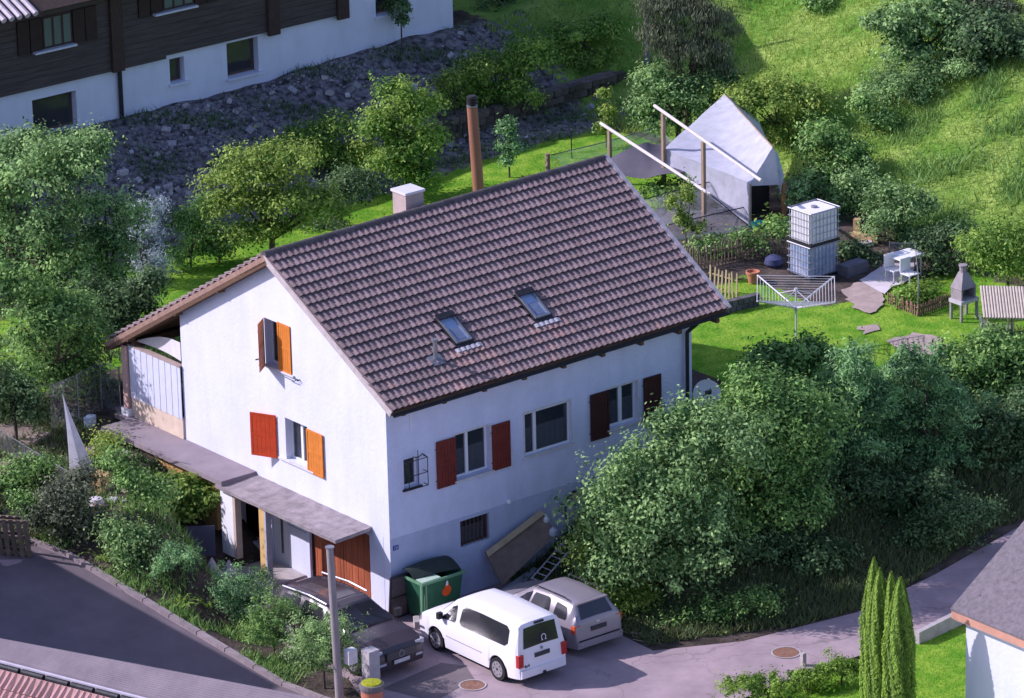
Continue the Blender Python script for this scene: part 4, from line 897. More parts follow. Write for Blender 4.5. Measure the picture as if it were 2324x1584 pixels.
MB().bx((x0-.05, y0-.05, 1.17), (x1+.05, y0-.005, 1.24)).bx((x0-.05, y0-.004, 1.17), (x0-.004, y1, 1.24)).bx((x1+.004, y0-.004, 1.17), (x1+.05, y1, 1.24)).build("rim", greenl, ct)
b = MB(); b.grid(lambda u, v: (x0-.02+(x1-x0+.04)*u, y0+.10+.22*(1-u)+(y1-y0-.10-.22*(1-u))*v, 1.255+.20*math.sin(v*2.2)+.05*math.sin(u*3.14)), 12, 8, .03); b.build("lid", mat("dark_lid", (.028, .040, .034), .6, .2, 4, .2), ct)
b = MB(); b.grid(lambda u, v: (x0+.02+.62*u, y0+.02+.32*v, 1.245+.012*v), 4, 6, .02); b.build("half_lid", mat("pale_lid", (.45, .58, .46), .6, .1), ct)
for i in range(2): x = x0-.03 if i == 0 else x0+.08; MB().bx((x-.02, y0-.02-.03*i, .14), (x+.03, y0+.05-.03*i, 1.16)).build("post", greenl, ct)
for xx in (x0+.2, x1-.2):
    for yy in (y0+.2, y1-.2): MB().cyl((xx-.03, yy, .09), (xx+.03, yy, .09), .085, n=12).build("wheel", rubber, ct)
fl = [(.0, -.16), (.10, -.13), (.15, -.02), (.13, .08), (.07, .13), (.05, .22), (.0, .14), (-.05, .20), (-.08, .10), (-.14, .05), (-.15, -.06), (-.09, -.14)]
cx_ = 1.12; yf = lambda z: y0+.12*(1.22-z)/1.08-.012
b = MB(); b.poly([(cx_+a, yf(.80+c), .80+c) for a, c in fl], (0, -.008, 0)); b.build("flame_mark", mat("flame_orange", (.75, .10, .02), .5, .1), ct)
b = MB(); b.poly([(cx_+a*.35-.01, yf(1.0+c)-.009, 1.0+c) for a, c in ((-.1, -.05), (.1, -.05), (.1, .05), (0, .11), (-.1, .05))], (0, -.006, 0)); b.build("flame_tip", white, ct)
t = thing("old_door", "dark worn door panel leaning against the wall left of the green container", "panel", (.12, -.2, 0))
Rx = Matrix.Rotation(.10, 3, 'X'); MB().box((.12, -.16, .66), (.62, .05, 1.22), Rx).build("panel", mat("dark_panel", (.11, .085, .095), .8, .3, 2.5, .3), t)
for dx in (-.31, .31): MB().box((.12+dx, -.185, .66), (.05, .05, 1.26), Rx).build("stile", dkmetal, t)
for dz in (-.6, 0, .6): MB().box((.12, -.165-.1*dz, .66+dz), (.56, .075, .05), Rx).build("rail", dkmetal, t)
b = MB().poly([(-.02, -1.02, 0), (.30, -1.25, 0), (.66, -1.12, 0), (.62, -.72, 0), (.2, -.66, 0)], (0, 0, .20)); b.build("stone_block", concrete, None, label="pale broken concrete block on the ground in front of the green container", cat="stone block")
# big board leaning on the wall
q0 = PY(1101, 1252, -.30); q1 = PY(1226, 1157, -.16); q2 = PY(1262, 1212, -.75); q3 = PY(1140, 1328, -.85)
t = thing("leaning_table_top", "large tilted brown board with a pale thick edge leaning beside the cellar window", "board", ((q0+q2)/2).to_tuple()[:2]+(.3,))
nn = (q1-q0).cross(q3-q0).normalized(); nn = nn if nn.y < 0 else -nn
b = MB(); b.poly([q0, q1, q2, q3], -nn*.06); b.build("board", mat("brown_board", (.20, .15, .12), .85, .2, 3, .2), t)
e_ = (q3-q0)*.16; e2 = (q2-q1)*.16; b = MB(); b.poly([q0+nn*.01, q1+nn*.01, q1+e2*1.3+nn*.03, q0+e_+nn*.03], nn*.02); b.build("edge_strip", mat("ochre_edge", (.42, .32, .2), .8, .15, 4, .1), t)
# ladder lying on the bank
l0 = on(G(1205, 1338).x, G(1205, 1338).y); l1 = on(G(1262, 1272).x, G(1262, 1272).y); l2 = G(1238, 1352)
d_ = (l1-l0); sd = Vector((l2.x-l0.x, l2.y-l0.y, 0)).normalized()*.42
lad = thing("ladder", "light metal ladder lying on the bank between the silver car and the bushes", "ladder", l0)
d_ = d_*1.35; up_ = Vector((0, 0, .30)); alm = mat("pale_aluminium", (.55, .50, .54), .45, .1, 5, .05)
MB().cyl(l0+up_, l0+d_+up_, .022, n=6).build("rail", alm, lad); MB().cyl(l0+sd+up_, l0+sd+d_+up_, .022, n=6).build("rail", alm, lad)
for k in range(7): p = l0+d_*(k+.2)/7+up_; MB().cyl(p, p+sd, .014, n=6).build("rung", mat("rung_pale", (.6, .55, .58), .5, .1), lad)
a_ = G(1140, 1352); b_ = G(1218, 1296); t = MB(); v_ = (b_-a_).normalized(); pz = Vector((0, 0, 1)); sd = v_.cross(pz)*.14
t.poly([a_+sd, b_+sd, b_-sd, a_-sd], (0, 0, .09)); t.build("pale_plank", mat("pale_plank", (.48, .50, .62), .7, .1, 5, .1), None, label="pale bluish plank lying on the ground below the tilted board", cat="plank")
for px, py, r, c, lb in ((1085, 1322, .17, (.32, .07, .06), "small reddish sack among the clutter behind the white van"), (1104, 1312, .09, (.03, .03, .03), "small black round pot beside the reddish sack"), (1255, 1215, .12, (.5, .52, .6), "round pale canister at the right end of the tilted board"), (1240, 1185, .09, (.6, .6, .62), "small pale plastic jug above the tilted board by the bushes")):
    P = G(px, py) if py > 1300 else PY(px, py, -.9)
    MB().lathe(P, [(r*.7, 0), (r, r*.5), (r*.9, r*1.3), (r*.45, r*1.7), (r*.3, r*2)], 12).build("pot" if c[0] < .1 else ("sack" if c[0] < .4 else "canister"), mat("clut_%d" % px, c, .7, .2, 5, .1), None, smooth=True, label=lb, cat="pot" if c[0] < .1 else ("sack" if c[0] < .4 else "canister"))
gx_, gy_, gz_ = 5.95, -.45, 0
P = PY(1290, 1150, -.5); t = MB().tube([P+Vector((-.05, 0, -.6)), P+Vector((-.12, 0, -.1)), P+Vector((-.08, 0, .22)), P+Vector((.22, 0, .42)), P+Vector((.38, 0, .12))], .03, 6)
t.build("bent_pipe", dkmetal, None, label="black bent pipe handle standing against the plinth by the bushes", cat="pipe")
P = PY(1325, 1128, -.4); MB().bx((P.x-.25, -.5, P.z-.06), (P.x+.55, -.15, P.z+.12)).build("plank_stack", mat("ochre_edge", (.42, .32, .2)), None, label="short ochre board resting against the plinth near the bent pipe", cat="board")

# ---- front pole and the things around it
B0 = Vector((-4.56, -3.74, 0)); T0 = PD(748, 1243, B0)
pole = thing("utility_pole", "weathered grey wooden pole with a round cap standing before the dark car", "pole", B0)
MB().cyl(B0-Vector((0, 0, .2)), T0, .115, .095, n=14).build("shaft", greywood, pole, smooth=True)
MB().cyl(T0, T0+Vector((0, 0, .035)), .12, n=14).build("cap", zinc, pole)
P = PD(792, 1490, B0); MB().bx((P.x-.10, P.y-.12, P.z-.18), (P.x+.18, P.y+.1, P.z+.2)).build("meter_box", offwhite, pole)
P = PD(840, 1478, Vector((-3.5, -3.9, 0))); MB().bx((P.x-.17, P.y-.17, .0), (P.x+.17, P.y+.17, P.z+.06)).build("electric_cabinet", mat("cabinet_grey", (.42, .40, .42), .7, .15, 5, .1), None, label="pale grey boxy cabinet standing between the pole and the dark car", cat="cabinet")
P = PD(843, 1548, Vector((-3.9, -4.9, 0))); z = P.z
MB().lathe((P.x, P.y, 0), [(.25, 0), (.29, z-.25), (.30, z-.2)], 20).build("planter", terra, None, smooth=True, label="tall terracotta coloured round planter at the bottom edge by the pole", cat="planter")
MB().lathe((P.x, P.y, z-.199), [(.31, 0), (.33, .08), (.32, .17), (.29, .18)], 20).build("planter_bowl", mat("grey_rim", (.16, .15, .15), .8, .2, 8, .2), None, label="dark grey bowl set on the terracotta planter", cat="bowl")
MB().lathe((P.x, P.y, z-.018), [(.27, 0), (.25, .03), (.12, .045), (.01, .05)], 20).build("moss_cushion", mat("yellow_moss", (.32, .34, .02), .9, .3, 14, .5), None, label="yellow green moss cushion filling the bowl on the planter", cat="moss")

# ================================================================== GARDEN THINGS
def posts_net(name, label, cat, pts, h_, netM, r=.03, M=zinc, base=None, group=None):
    """post-and-net fence: each post a part, each bay of net a part"""
    P_ = [on(p[0], p[1]) if len(p) == 2 else Vector(p) for p in pts]; t = thing(name, label, cat, P_[0], group)
    for p in P_: MB().cyl(p-Vector((0, 0, .1)), p+Vector((0, 0, h_)), r, n=6).build("post", M, t)
    for a, b_ in zip(P_, P_[1:]):
        q = MB(); q.grid(lambda u, v: a.lerp(b_, u)+Vector((0, 0, .03+(h_-.08)*v)), 6, 3); q.build("net", netM, t)
        MB().cyl(a+Vector((0, 0, h_-.04)), b_+Vector((0, 0, h_-.04)), .012, n=5).build("rail", M, t)
    return t
netw = sheer("bird_net", (.50, .52, .60), .38); netg = sheer("green_net", (.25, .42, .36), .35); netd = sheer("wire_net", (.30, .30, .34), .25)
# fruit cage with two long pale poles, grey shade sheet, rails
fc = thing("fruit_cage", "garden enclosure of wooden posts, rails and pale netting behind the house roof", "enclosure", on(21.5, 15))
beamM = mat("pale_pole", (.60, .55, .55), .75, .1, 4, .1)
K = []
for (pa, pb, za, zb_) in (((1363, 280), (1612, 442), 4.85, 4.55), ((1485, 240), (1727, 410), 5.95, 5.6)):
    a = G(*pa, za); b_ = G(*pb, zb_); MB().cyl(a, b_, .055, .05, n=8).build("cross_pole", beamM, fc); K.append((a, b_))
for px, py, k, t_ in ((1383, 292, 0, 0), (1505, 252, 1, 0), (1598, 322, 1, 0)):
    a, b_ = K[k]; tt = (px-(1363 if k == 0 else 1485))/(249 if k == 0 else 242); p = a.lerp(b_, tt)-Vector((0, 0, .06)); g0 = on(p.x, p.y)
    MB().bx((p.x-.055, p.y-.055, g0.z), (p.x+.055, p.y+.055, p.z)).build("post", postwood, fc)
P = G(1243, 378, None); P = G(1243, 390); MB().bx((P.x-.06, P.y-.06, P.z-.1), (P.x+.06, P.y+.06, P.z+.62)).build("post", postwood, fc); PW = P
for a, b_, za, zb_ in (((1250, 352), (1375, 322), 3.5, 3.6), ((1375, 322), (1500, 287), 3.6, 3.9), ((1450, 455), (1640, 405), 3.9, 4.0), ((1612, 442), (1705, 518), 4.3, 3.2), ((1430, 530), (1690, 470), 3.5, 3.5)):
    MB().cyl(G(*a, za), G(*b_, zb_), .018, n=5).build("rail", dkmetal, fc)
MB().cyl(G(1297, 360), G(1297, 360)+Vector((0, 0, .85)), .02, n=5).build("stake", dkmetal, fc)
a, b_ = G(1250, 352, 3.5), G(1500, 287, 3.9); q = MB(); q.grid(lambda u, v: a.lerp(b_, u)-Vector((0, 0, v*(.55+.3*u))), 10, 3); q.build("net", netg, fc)
a, b_ = G(1505, 300, 4.3), G(1600, 392, 4.1); q = MB(); q.grid(lambda u, v: a.lerp(b_, u)-Vector((0, 0, v*1.1)), 10, 3); q.build("net", netw, fc)
a, b_ = G(1450, 455, 3.9), G(1640, 408, 4.0); q = MB(); q.grid(lambda u, v: a.lerp(b_, u)-Vector((0, 0, v*1.25)), 10, 4); q.build("net", netw, fc)
a, b_ = G(1450, 455, 3.9), G(1600, 442, 4.0); c_ = G(1690, 520, 3.0); q = MB(); q.grid(lambda u, v: (G(1455, 480, 3.5).lerp(G(1690, 470, 3.5), u)).lerp(G(1520, 552, 2.75).lerp(G(1702, 520, 3.0), u), v)+Vector((0, 0, .04*math.sin(u*9))), 12, 6); q.build("net", netw, fc)
a, b_ = G(1520, 540, 2.95), G(1702, 508, 3.2); q = MB(); q.grid(lambda u, v: a.lerp(b_, u)-Vector((0, 0, v*.3)), 8, 2); q.build("net", netg, fc)
# shade sheet
zs = 4.15; tp = [G(*p, zs+dz) for p, dz in (((1379, 363), -.1), ((1464, 324), .25), ((1512, 326), .1), ((1579, 376), -.1), ((1537, 395), .0), ((1469, 404), -.15), ((1400, 395), -.15))]
top_ = [tp[0], tp[1], tp[2], tp[3]]; bot_ = [tp[6], tp[5], tp[4], tp[3]]
def pl(L_, u): k = min(int(u*(len(L_)-1)), len(L_)-2); f_ = u*(len(L_)-1)-k; return L_[k].lerp(L_[k+1], f_)
q = MB(); q.grid(lambda u, v: pl(top_, u).lerp(pl(bot_, u), v)+Vector((0, 0, .05*math.sin(u*9+v*3)-.16*math.sin(v*3.14))), 24, 8, .012)
q.build("shade_sheet", mat("grey_tarp", (.115, .105, .13), .7, .12, 2, .15), None, smooth=True, label="dark grey shade sheet slung in the fruit cage under the long pale pole", cat="tarpaulin")
# white fleece tunnel
C0 = G(1703, 515); B_ = C0+Vector((0, 0, 1.45)); A_ = B_+Vector((-.2, 3.9, .28)); Rb = G(1643, 213, 5.2); Rf = B_+Vector((.95, 0, .98)); Dd = B_+Vector((1.35, -.05, .02)); Db = Rb+Vector((1.3, 0, -.9)); PkF = B_+Vector((.35, 0, .42))
fleece = sheer("white_fleece", (.74, .74, .84), .78, trl=.4); film = sheer("torn_film", (.55, .72, .78), .62, trl=.4)
tn = thing("fleece_tunnel", "peaked garden tunnel covered with white fleece with a dark doorway and torn film", "tent", C0)
def quad(name, a, b_, c, d, M, sag=.08, nu=12, nv=8, wr=.03):
    q = MB(); nn = (b_-a).cross(d-a).normalized()
    q.grid(lambda u, v: a.lerp(b_, u).lerp(d.lerp(c, u), v)-nn*(sag*math.sin(math.pi*u)*math.sin(math.pi*v))+nn*(wr*math.sin(u*17+v*5)*math.sin(v*9)), nu, nv, .006); return q.build(name, M, tn, smooth=True)
quad("roof_fleece", A_, B_, Rf, Rb, fleece, .14)
quad("roof_fleece", Rb, Rf, Dd, Db, fleece, .05)
quad("side_fleece", A_-Vector((0, 0, .55)), C0+Vector((0, .05, .05)), B_, A_, fleece, .05)
quad("front_fleece", C0, C0+Vector((.04, 0, 0)), B_+Vector((.04, 0, 0)), B_, fleece, 0, 2, 4, 0)
quad("front_fleece", B_+Vector((.0, 0, -.10)), Dd+Vector((0, 0, -.35)), Dd, B_, fleece, 0, 8, 4)
q = MB(); q.grid(lambda u, v: (B_.lerp(Dd, u)).lerp(Rf, v*(1-0)), 8, 6, .006); q.build("front_gable", fleece, tn)
quad("torn_film", Dd+Vector((-.15, -.03, -.62)), Dd+Vector((.10, .3, -.75)), Rf+Vector((.35, .25, -.35)), Rf+Vector((.1, -.04, -.12)), film, -.12)
DP = Dd+Vector((.0, -.0, 0)); gd_ = on(DP.x, DP.y)
MB().bx((DP.x-.05, DP.y-.05, gd_.z), (DP.x+.05, DP.y+.05, Dd.z-.3)).build("door_post", mat("orange_wood", (.42, .20, .09), .8, .2), tn)
quad("end_wall", on(DP.x+.05, DP.y)+Vector((0, 0, .1)), on(DP.x+.6, DP.y+.3)+Vector((0, 0, .2)), Dd+Vector((.55, .3, -.45)), Dd+Vector((.05, 0, -.5)), netw, 0)
for p in (A_, B_): g0 = on(p.x, p.y); MB().cyl(g0, p-Vector((0, 0, .03)), .03, n=6).build("frame_post", postwood, tn)
MB().cyl(Rf-Vector((0, 0, .02)), Rb-Vector((0, 0, .02)), .03, n=6).build("ridge_pole", postwood, tn)
MB().poly([C0+Vector((.10, .9, 0)), C0+Vector((1.5, .8, 0)), C0+Vector((1.5, .8, 1.6)), C0+Vector((.10, .9, 1.4))], (0, .04, 0)).build('doorway_shade_panel', dark, tn)  # added dark panel standing in for the shade inside the tunnel
P = G(1722, 517); MB().lathe(P, [(.22, 0), (.27, .15), (.28, .17), (.25, .16), (.2, .06)], 16).build("basin", mat("turquoise_plastic", (.03, .50, .50), .4, .1, 5, 0), None, smooth=True, label="turquoise plastic basin on the ground at the tunnel doorway", cat="basin")
# water tanks
def tank(name, label, P, M, full):
    t = thing(name, label, "water tank", P, "stacked caged water tanks"); X0, Y0, Z0 = P; W_, D_, H_ = 1.15, 1.0, 1.06
    b = MB(); r = .1; pr = [(X0+r, Y0), (X0+W_-r, Y0), (X0+W_, Y0+r), (X0+W_, Y0+D_-r), (X0+W_-r, Y0+D_), (X0+r, Y0+D_), (X0, Y0+D_-r), (X0, Y0+r)]
    b.poly([(x, y, Z0+.10) for x, y in pr], (0, 0, H_-.14)); cx__, cy__ = X0+W_/2, Y0+D_/2
    k = [(cx__+(x-cx__)*.93, cy__+(y-cy__)*.93, Z0+H_) for x, y in pr]; lo = [(x, y, Z0+H_-.04) for x, y in pr]; b.add(lo+k, [(i, (i+1) % 8, 8+(i+1) % 8, 8+i) for i in range(8)]+[tuple(range(8, 16))])
    b.build("bottle", M, t); MB().lathe((cx__, cy__, Z0+H_+.002), [(.10, 0), (.10, .05), (.08, .06)], 14).build("cap", mat("grey_cap", (.25, .24, .27), .6), t)
    MB().bx((X0-.02, Y0-.02, Z0), (X0+W_+.02, Y0+D_+.02, Z0+.09)).build("pallet", dkmetal, t)
    o_ = .025; cagem = mat("galvanised_cage", (.42, .42, .47), .4, .1, 5, 0, metal=.4)
    for k in range(5):
        z = Z0+.16+k*.225; MB().tube([(X0-o_, Y0-o_, z), (X0+W_+o_, Y0-o_, z), (X0+W_+o_, Y0+D_+o_, z), (X0-o_, Y0+D_+o_, z), (X0-o_, Y0-o_, z)], .011, 5).build("cage_ring", cagem, t)
    MB().tube([(X0-o_, Y0-o_, Z0+H_+.01), (X0+W_+o_, Y0-o_, Z0+H_+.01), (X0+W_+o_, Y0+D_+o_, Z0+H_+.01), (X0-o_, Y0+D_+o_, Z0+H_+.01), (X0-o_, Y0-o_, Z0+H_+.01)], .022, 6).build("cage_ring", cagem, t)
    for i in range(8):
        x = X0+.05+i*(W_-.1)/7; MB().cyl((x, Y0-o_, Z0+.09), (x, Y0-o_, Z0+H_), .010, n=5).build("cage_bar", cagem, t)
        y = Y0+.05+i*(D_-.1)/7; MB().cyl((X0-o_, y, Z0+.09), (X0-o_, y, Z0+H_), .010, n=5).build("cage_bar", cagem, t)
    return t
TP = G(1838, 640); tz = h1(TP.x, TP.y)
tank("water_tank", "lower caged tank with bluish water showing, standing on the ground behind the clothes dryer", Vector((TP.x, TP.y, tz)), plastb, 1)
tank("water_tank", "upper white caged tank stacked on the bluish tank", Vector((TP.x+.02, TP.y-.02, tz+1.09)), plast, 0)
P = G(1755, 605); b = MB(); b.lathe(P, [(.2, 0), (.3, .12), (.27, .28), (.1, .38)], 12).build("barrel_bag", mat("navy_bag", (.06, .07, .16), .7, .3), None, smooth=True, label="dark blue bag on the ground between the flower pot and the water tanks", cat="bag")
# rotary clothes dryer
DB = G(1806, 792); dr = thing("clothes_dryer", "white rotary clothes dryer open on the lawn in front of the water tanks", "clothes dryer", DB)
alu = mat("white_aluminium", (.62, .60, .66), .4, .05, 5, 0, metal=.2); hubz = 1.28; hub = DB+Vector((0, 0, hubz))
MB().cyl(DB, DB+Vector((0, 0, 1.88)), .028, n=8).build("mast", alu, dr); MB().cyl(hub-Vector((0, 0, .07)), hub+Vector((0, 0, .06)), .06, n=10).build("hub", alu, dr)
MB().cyl(DB+Vector((0, 0, 1.80)), DB+Vector((0, 0, 1.90)), .07, .05, n=10).build("top_cap", alu, dr)
tips = [hub+RH*a+FH*b_+Vector((0, 0, .60)) for a, b_ in ((1.2, 1.03), (-1.06, 1.3), (-1.2, -1.03), (1.06, -1.3))]
for tpp in tips:
    MB().cyl(hub, tpp, .034, .028, n=6).build("arm", alu, dr); m_ = hub.lerp(tpp, .45); MB().cyl(DB+Vector((0, 0, 1.84)), m_, .014, n=5).build("strut", alu, dr)
for k in range(10):
    f_ = .30+.70*k/9; pp = [hub.lerp(q, f_) for q in tips]
    MB().tube(pp+[pp[0]], .0075 if k < 9 else .012, 4).build("clothes_line", mat("line_white", (.7, .68, .72), .6), dr)
# fences of pickets
def picket_fence(name, label, P0, P1, h_, n, M, wd=.06, lean=0., group=None, zfun=None):
    t = thing(name, label, "fence", P0, group); d = (P1-P0); L_ = Vector((d.x, d.y, 0)).length; un = Vector((d.x, d.y, 0)).normalized(); ang = math.atan2(un.y, un.x)
    me = MB().box((0, 0, h_/2), (wd, .022, h_)).poly([(-wd/2, -.011, h_), (wd/2, -.011, h_), (0, -.011, h_+.05)], (0, .022, 0)).mesh("picket", M)
    for i in range(n):
        p = P0.lerp(P1, (i+.5)/n); p.z = h1(p.x, p.y); o = inst("picket", me, t, p, (Matrix.Rotation(ang, 3, 'Z') @ Matrix.Rotation(random.gauss(lean, .03), 3, 'Y') @ Matrix.Rotation(random.gauss(0, .03), 3, 'X')).to_quaternion(), (1, 1, random.uniform(.93, 1.05)))
    off = Vector((-un.y, un.x, 0))*.03
    for f_ in (.25, .75):
        a = P0+Vector((0, 0, h_*f_)); b_ = P1+Vector((0, 0, h_*f_)); MB().cyl(a+off, b_+off, .022, n=5).build("rail", M, t)
    return t
picket_fence("picket_fence", "bright new wooden picket gate leaning slightly at the right end of the old fence", G(1607, 664), G(1675, 684), .85, 8, picket, .055, .05)
picket_fence("picket_fence", "old grey brown picket fence in shade behind the bright picket gate", G(1555, 620), G(1790, 575), .72, 30, picketd, .045)
picket_fence("picket_fence", "low reddish picket border along the path side of the vegetable bed", G(2012, 688), G(2083, 720), .36, 14, mat("red_picket", (.26, .15, .12), .85, .2, 6, .2, rnd=.15), .045)
picket_fence("picket_fence", "low brown picket border on the grill side of the vegetable bed", G(2083, 720), G(2152, 694), .36, 14, mat("brown_picket", (.16, .10, .08), .85, .2, 6, .2, rnd=.15), .045)
a, b_ = G(1640, 712), G(1722, 692); t = thing("block_wall", "low dark block wall beneath the picket gate by the lawn", "wall", a)
for i in range(6):
    for j in range(2): p = a.lerp(b_, (i+.5+.3*j)/6.3); MB().box((p.x, p.y, p.z+.10+j*.19), ((b_-a).length/6.3-.02, .22, .18), Matrix.Rotation(math.atan2(b_.y-a.y, b_.x-a.x), 3, 'Z')).build("block", mat("dark_block", (.12, .11, .12), .9, .25, 5, .4, 20, rnd=.2), t)
P = G(1708, 642); ptt = MB().lathe(P, [(.14, 0), (.19, .30), (.22, .31), (.22, .38), (.19, .38), (.17, .30)], 18); ptt.build("flower_pot", terra, None, smooth=True, label="terracotta flower pot standing by the old picket fence left of the dryer", cat="flower pot")
# concrete blocks, grey shelter and orange logs right of the tanks
for i, (px, py, sx, sy, sz, M, lb) in enumerate(((1950, 560, .9, .25, .12, concrete, "long grey concrete strip in shade behind the patio"), (1935, 620, .9, .45, .35, mat("cover_grey", (.16, .15, .18), .7, .2), "dark grey covered box at the shaded edge of the patio"), (1962, 545, .2, .9, .2, mat("ochre_log", (.5, .33, .18), .8, .2), "ochre log lying on the slope right of the water tanks"), (1945, 528, .22, .22, .45, mat("ochre_log", (.5, .33, .18)), "upright ochre log on the slope right of the water tanks"))):
    P = G(px, py); MB().box((P.x, P.y, P.z+sz/2), (sx, sy, sz), Matrix.Rotation(.25*i-.2, 3, 'Z')).build(("concrete_strip", "covered_box", "log", "log")[i], M, None, label=lb, cat=("kerb", "box", "log", "log")[i])
a, b_ = G(1838, 412, 3.9), G(1868, 447, 3.4); MB().cyl(a, b_, .05, n=8).build("leaning_pole", mat("orange_wood", (.42, .20, .09)), None, label="reddish brown pole leaning out of the hedge above the water tanks", cat="pole")
# garden table and chairs (white) by the patio
P = G(2052, 628); t = thing("garden_table", "white garden table at the far right edge of the patio", "table", P)
MB().box(P+Vector((0, 0, .72)), (1.0, .7, .04)).build("table_top", white, t)
for dx in (-.42, .42):
    for dy in (-.28, .28): MB().cyl(P+Vector((dx, dy, 0)), P+Vector((dx, dy, .7)), .022, n=6).build("leg", white, t)
for k, (px, py) in enumerate(((2028, 640), (2064, 650))):
    P = G(px, py); t = thing("garden_chair", ("white garden chair left of the garden table" if k == 0 else "white garden chair in front of the garden table by the bed"), "chair", P, "white garden chairs")
    MB().box(P+Vector((0, 0, .42)), (.42, .42, .035)).build("seat", white, t); MB().box(P+Vector((0, .22, .66)), (.42, .03, .42)).build("backrest", white, t)
    for dx in (-.18, .18):
        for dy in (-.18, .18): MB().cyl(P+Vector((dx, dy, 0)), P+Vector((dx, dy, .4)), .018, n=5).build("leg", white, t)
posts_net("wire_fence", "thin wire fence behind the patio and vegetable bed", "fence", [tuple(G(*q).xy) for q in ((2018, 612), (2075, 612), (2084, 700), (2082, 718))], .9, netd, .02)
# stone grill
GS = len(bpy.data.objects)
P = G(2186, 722); gr = thing("stone_grill", "grey stone barbecue with a tapering hood and round chimney beside the shed", "barbecue", P)
gm = mat("grill_stone", (.30, .26, .28), .85, .15, 4, .3, 20); z0 = P.z
MB().bx((P.x-.42, P.y-.32, z0+.62), (P.x+.42, P.y+.30, z0+.74)).build("hearth_slab", mat("grill_slab", (.5, .47, .5), .8, .1), gr)
for dx, dy in ((-.36, -.26), (.36, -.26), (-.36, .24), (.36, .24)): MB().bx((P.x+dx-.04, P.y+dy-.04, z0), (P.x+dx+.04, P.y+dy+.04, z0+.618)).build("leg", gm, gr)
MB().bx((P.x-.34, P.y-.24, z0+.741), (P.x-.27, P.y+.28, z0+1.12)).bx((P.x+.27, P.y-.24, z0+.741), (P.x+.34, P.y+.28, z0+1.12)).bx((P.x-.269, P.y+.21, z0+.741), (P.x+.269, P.y+.28, z0+1.12)).build("fire_box", gm, gr)
b = MB(); a0 = [(P.x-.36, P.y-.26, z0+1.122), (P.x+.36, P.y-.26, z0+1.122), (P.x+.36, P.y+.30, z0+1.122), (P.x-.36, P.y+.30, z0+1.122)]; a1 = [(P.x-.11, P.y-.06, z0+1.66), (P.x+.11, P.y-.06, z0+1.66), (P.x+.11, P.y+.16, z0+1.66), (P.x-.11, P.y+.16, z0+1.66)]
b.add(a0+a1, [(0, 1, 2, 3), (0, 1, 5, 4), (1, 2, 6, 5), (2, 3, 7, 6), (3, 0, 4, 7), (4, 5, 6, 7)]); b.build("hood", gm, gr)
MB().cyl((P.x, P.y+.05, z0+1.661), (P.x, P.y+.05, z0+1.86), .12, n=12).cyl((P.x, P.y+.05, z0+1.861), (P.x, P.y+.05, z0+1.91), .15, n=12).build("chimney_pot", gm, gr)
gr.scale = (.88, .88, .88)
# shed with corrugated roof
zsh = h1(24.5, -.3)+1.35; a = G(2224, 650, zsh+.1); b_ = G(2232, 722, zsh-.05); sh = thing("garden_shed", "low shed with a pale beige corrugated roof at the right edge of the lawn", "shed", on(b_.x+1, b_.y+.4))
ex_ = (G(2330, 724, zsh-.05)-b_); 
q = MB(); nn_ = 44; q.grid(lambda u, v: a.lerp(b_, v)+ex_*(u*1.9)+Vector((0, 0, .022*math.sin(u*nn_*2*math.pi/1.6))), 176, 2, .02); q.build("corrugated_roof", mat("beige_corrugated", (.46, .40, .33), .8, .12, 3, .1), sh)
for k in (0, .33, .66, 1):
    for v in (.08, .92): p = a.lerp(b_, v)+ex_*(k*1.7+.1); g0 = on(p.x, p.y); MB().cyl(g0, p-Vector((0, 0, .04)), .035, n=6).build("post", postwood, sh)
q = MB(); p0 = b_+Vector((.1, .15, 0)); p1 = p0+ex_*1.6; q.grid(lambda u, v: Vector((p0.x, p0.y, h1(p0.x, p0.y))).lerp(Vector((p1.x, p1.y, h1(p1.x, p1.y))), u)+Vector((0, 0, 1.1*v)), 4, 3); q.build("wire_front", netw, sh)
posts_net("wire_fence", "small pale wire mesh run in front of the corrugated shed", "fence", [tuple(G(*q).xy) for q in ((2222, 742), (2228, 760), (2262, 772), (2300, 770))], .5, netw, .018)
# stacked rolls etc on the left bank
P = G(205, 968); MB().box(P+Vector((0, 0, .16)), (.34, .22, .32), Matrix.Rotation(.5, 3, 'Z')).build("plastic_canister", mat("pale_blue_canister", (.45, .62, .82), .4, .3, 8, .05, col2=(.8, .85, .9)), None, label="white and blue plastic canister in shade left of the terrace slab", cat="canister")
P0 = G(190, 1075); ap = PD(140, 888, P0); 
t = thing("net_cone", "white net cone hanging from a thin mast among rubble left of the house", "net", on(P0.x, P0.y)); ms = on(ap.x, ap.y)
q = MB()
for k in range(16):
    a0 = math.pi*2*k/16; 
def cone(u, v):
    a = u*2*math.pi; c = Vector((P0.x+.0, P0.y+.0, h1(P0.x, P0.y))); rr = .36*v**1.3*(1+.12*math.sin(a*5)); cc = ap.lerp(c, v); return cc+Vector((math.cos(a)*rr*1.0, math.sin(a)*rr, 0))
q.grid(cone, 20, 10); q.build("net_cover", sheer("white_net", (.62, .62, .70), .72, trl=.3), t, smooth=True)
MB().cyl(G(150, 1010), PD(143, 868, P0), .022, n=6).build("mast", zinc, t)
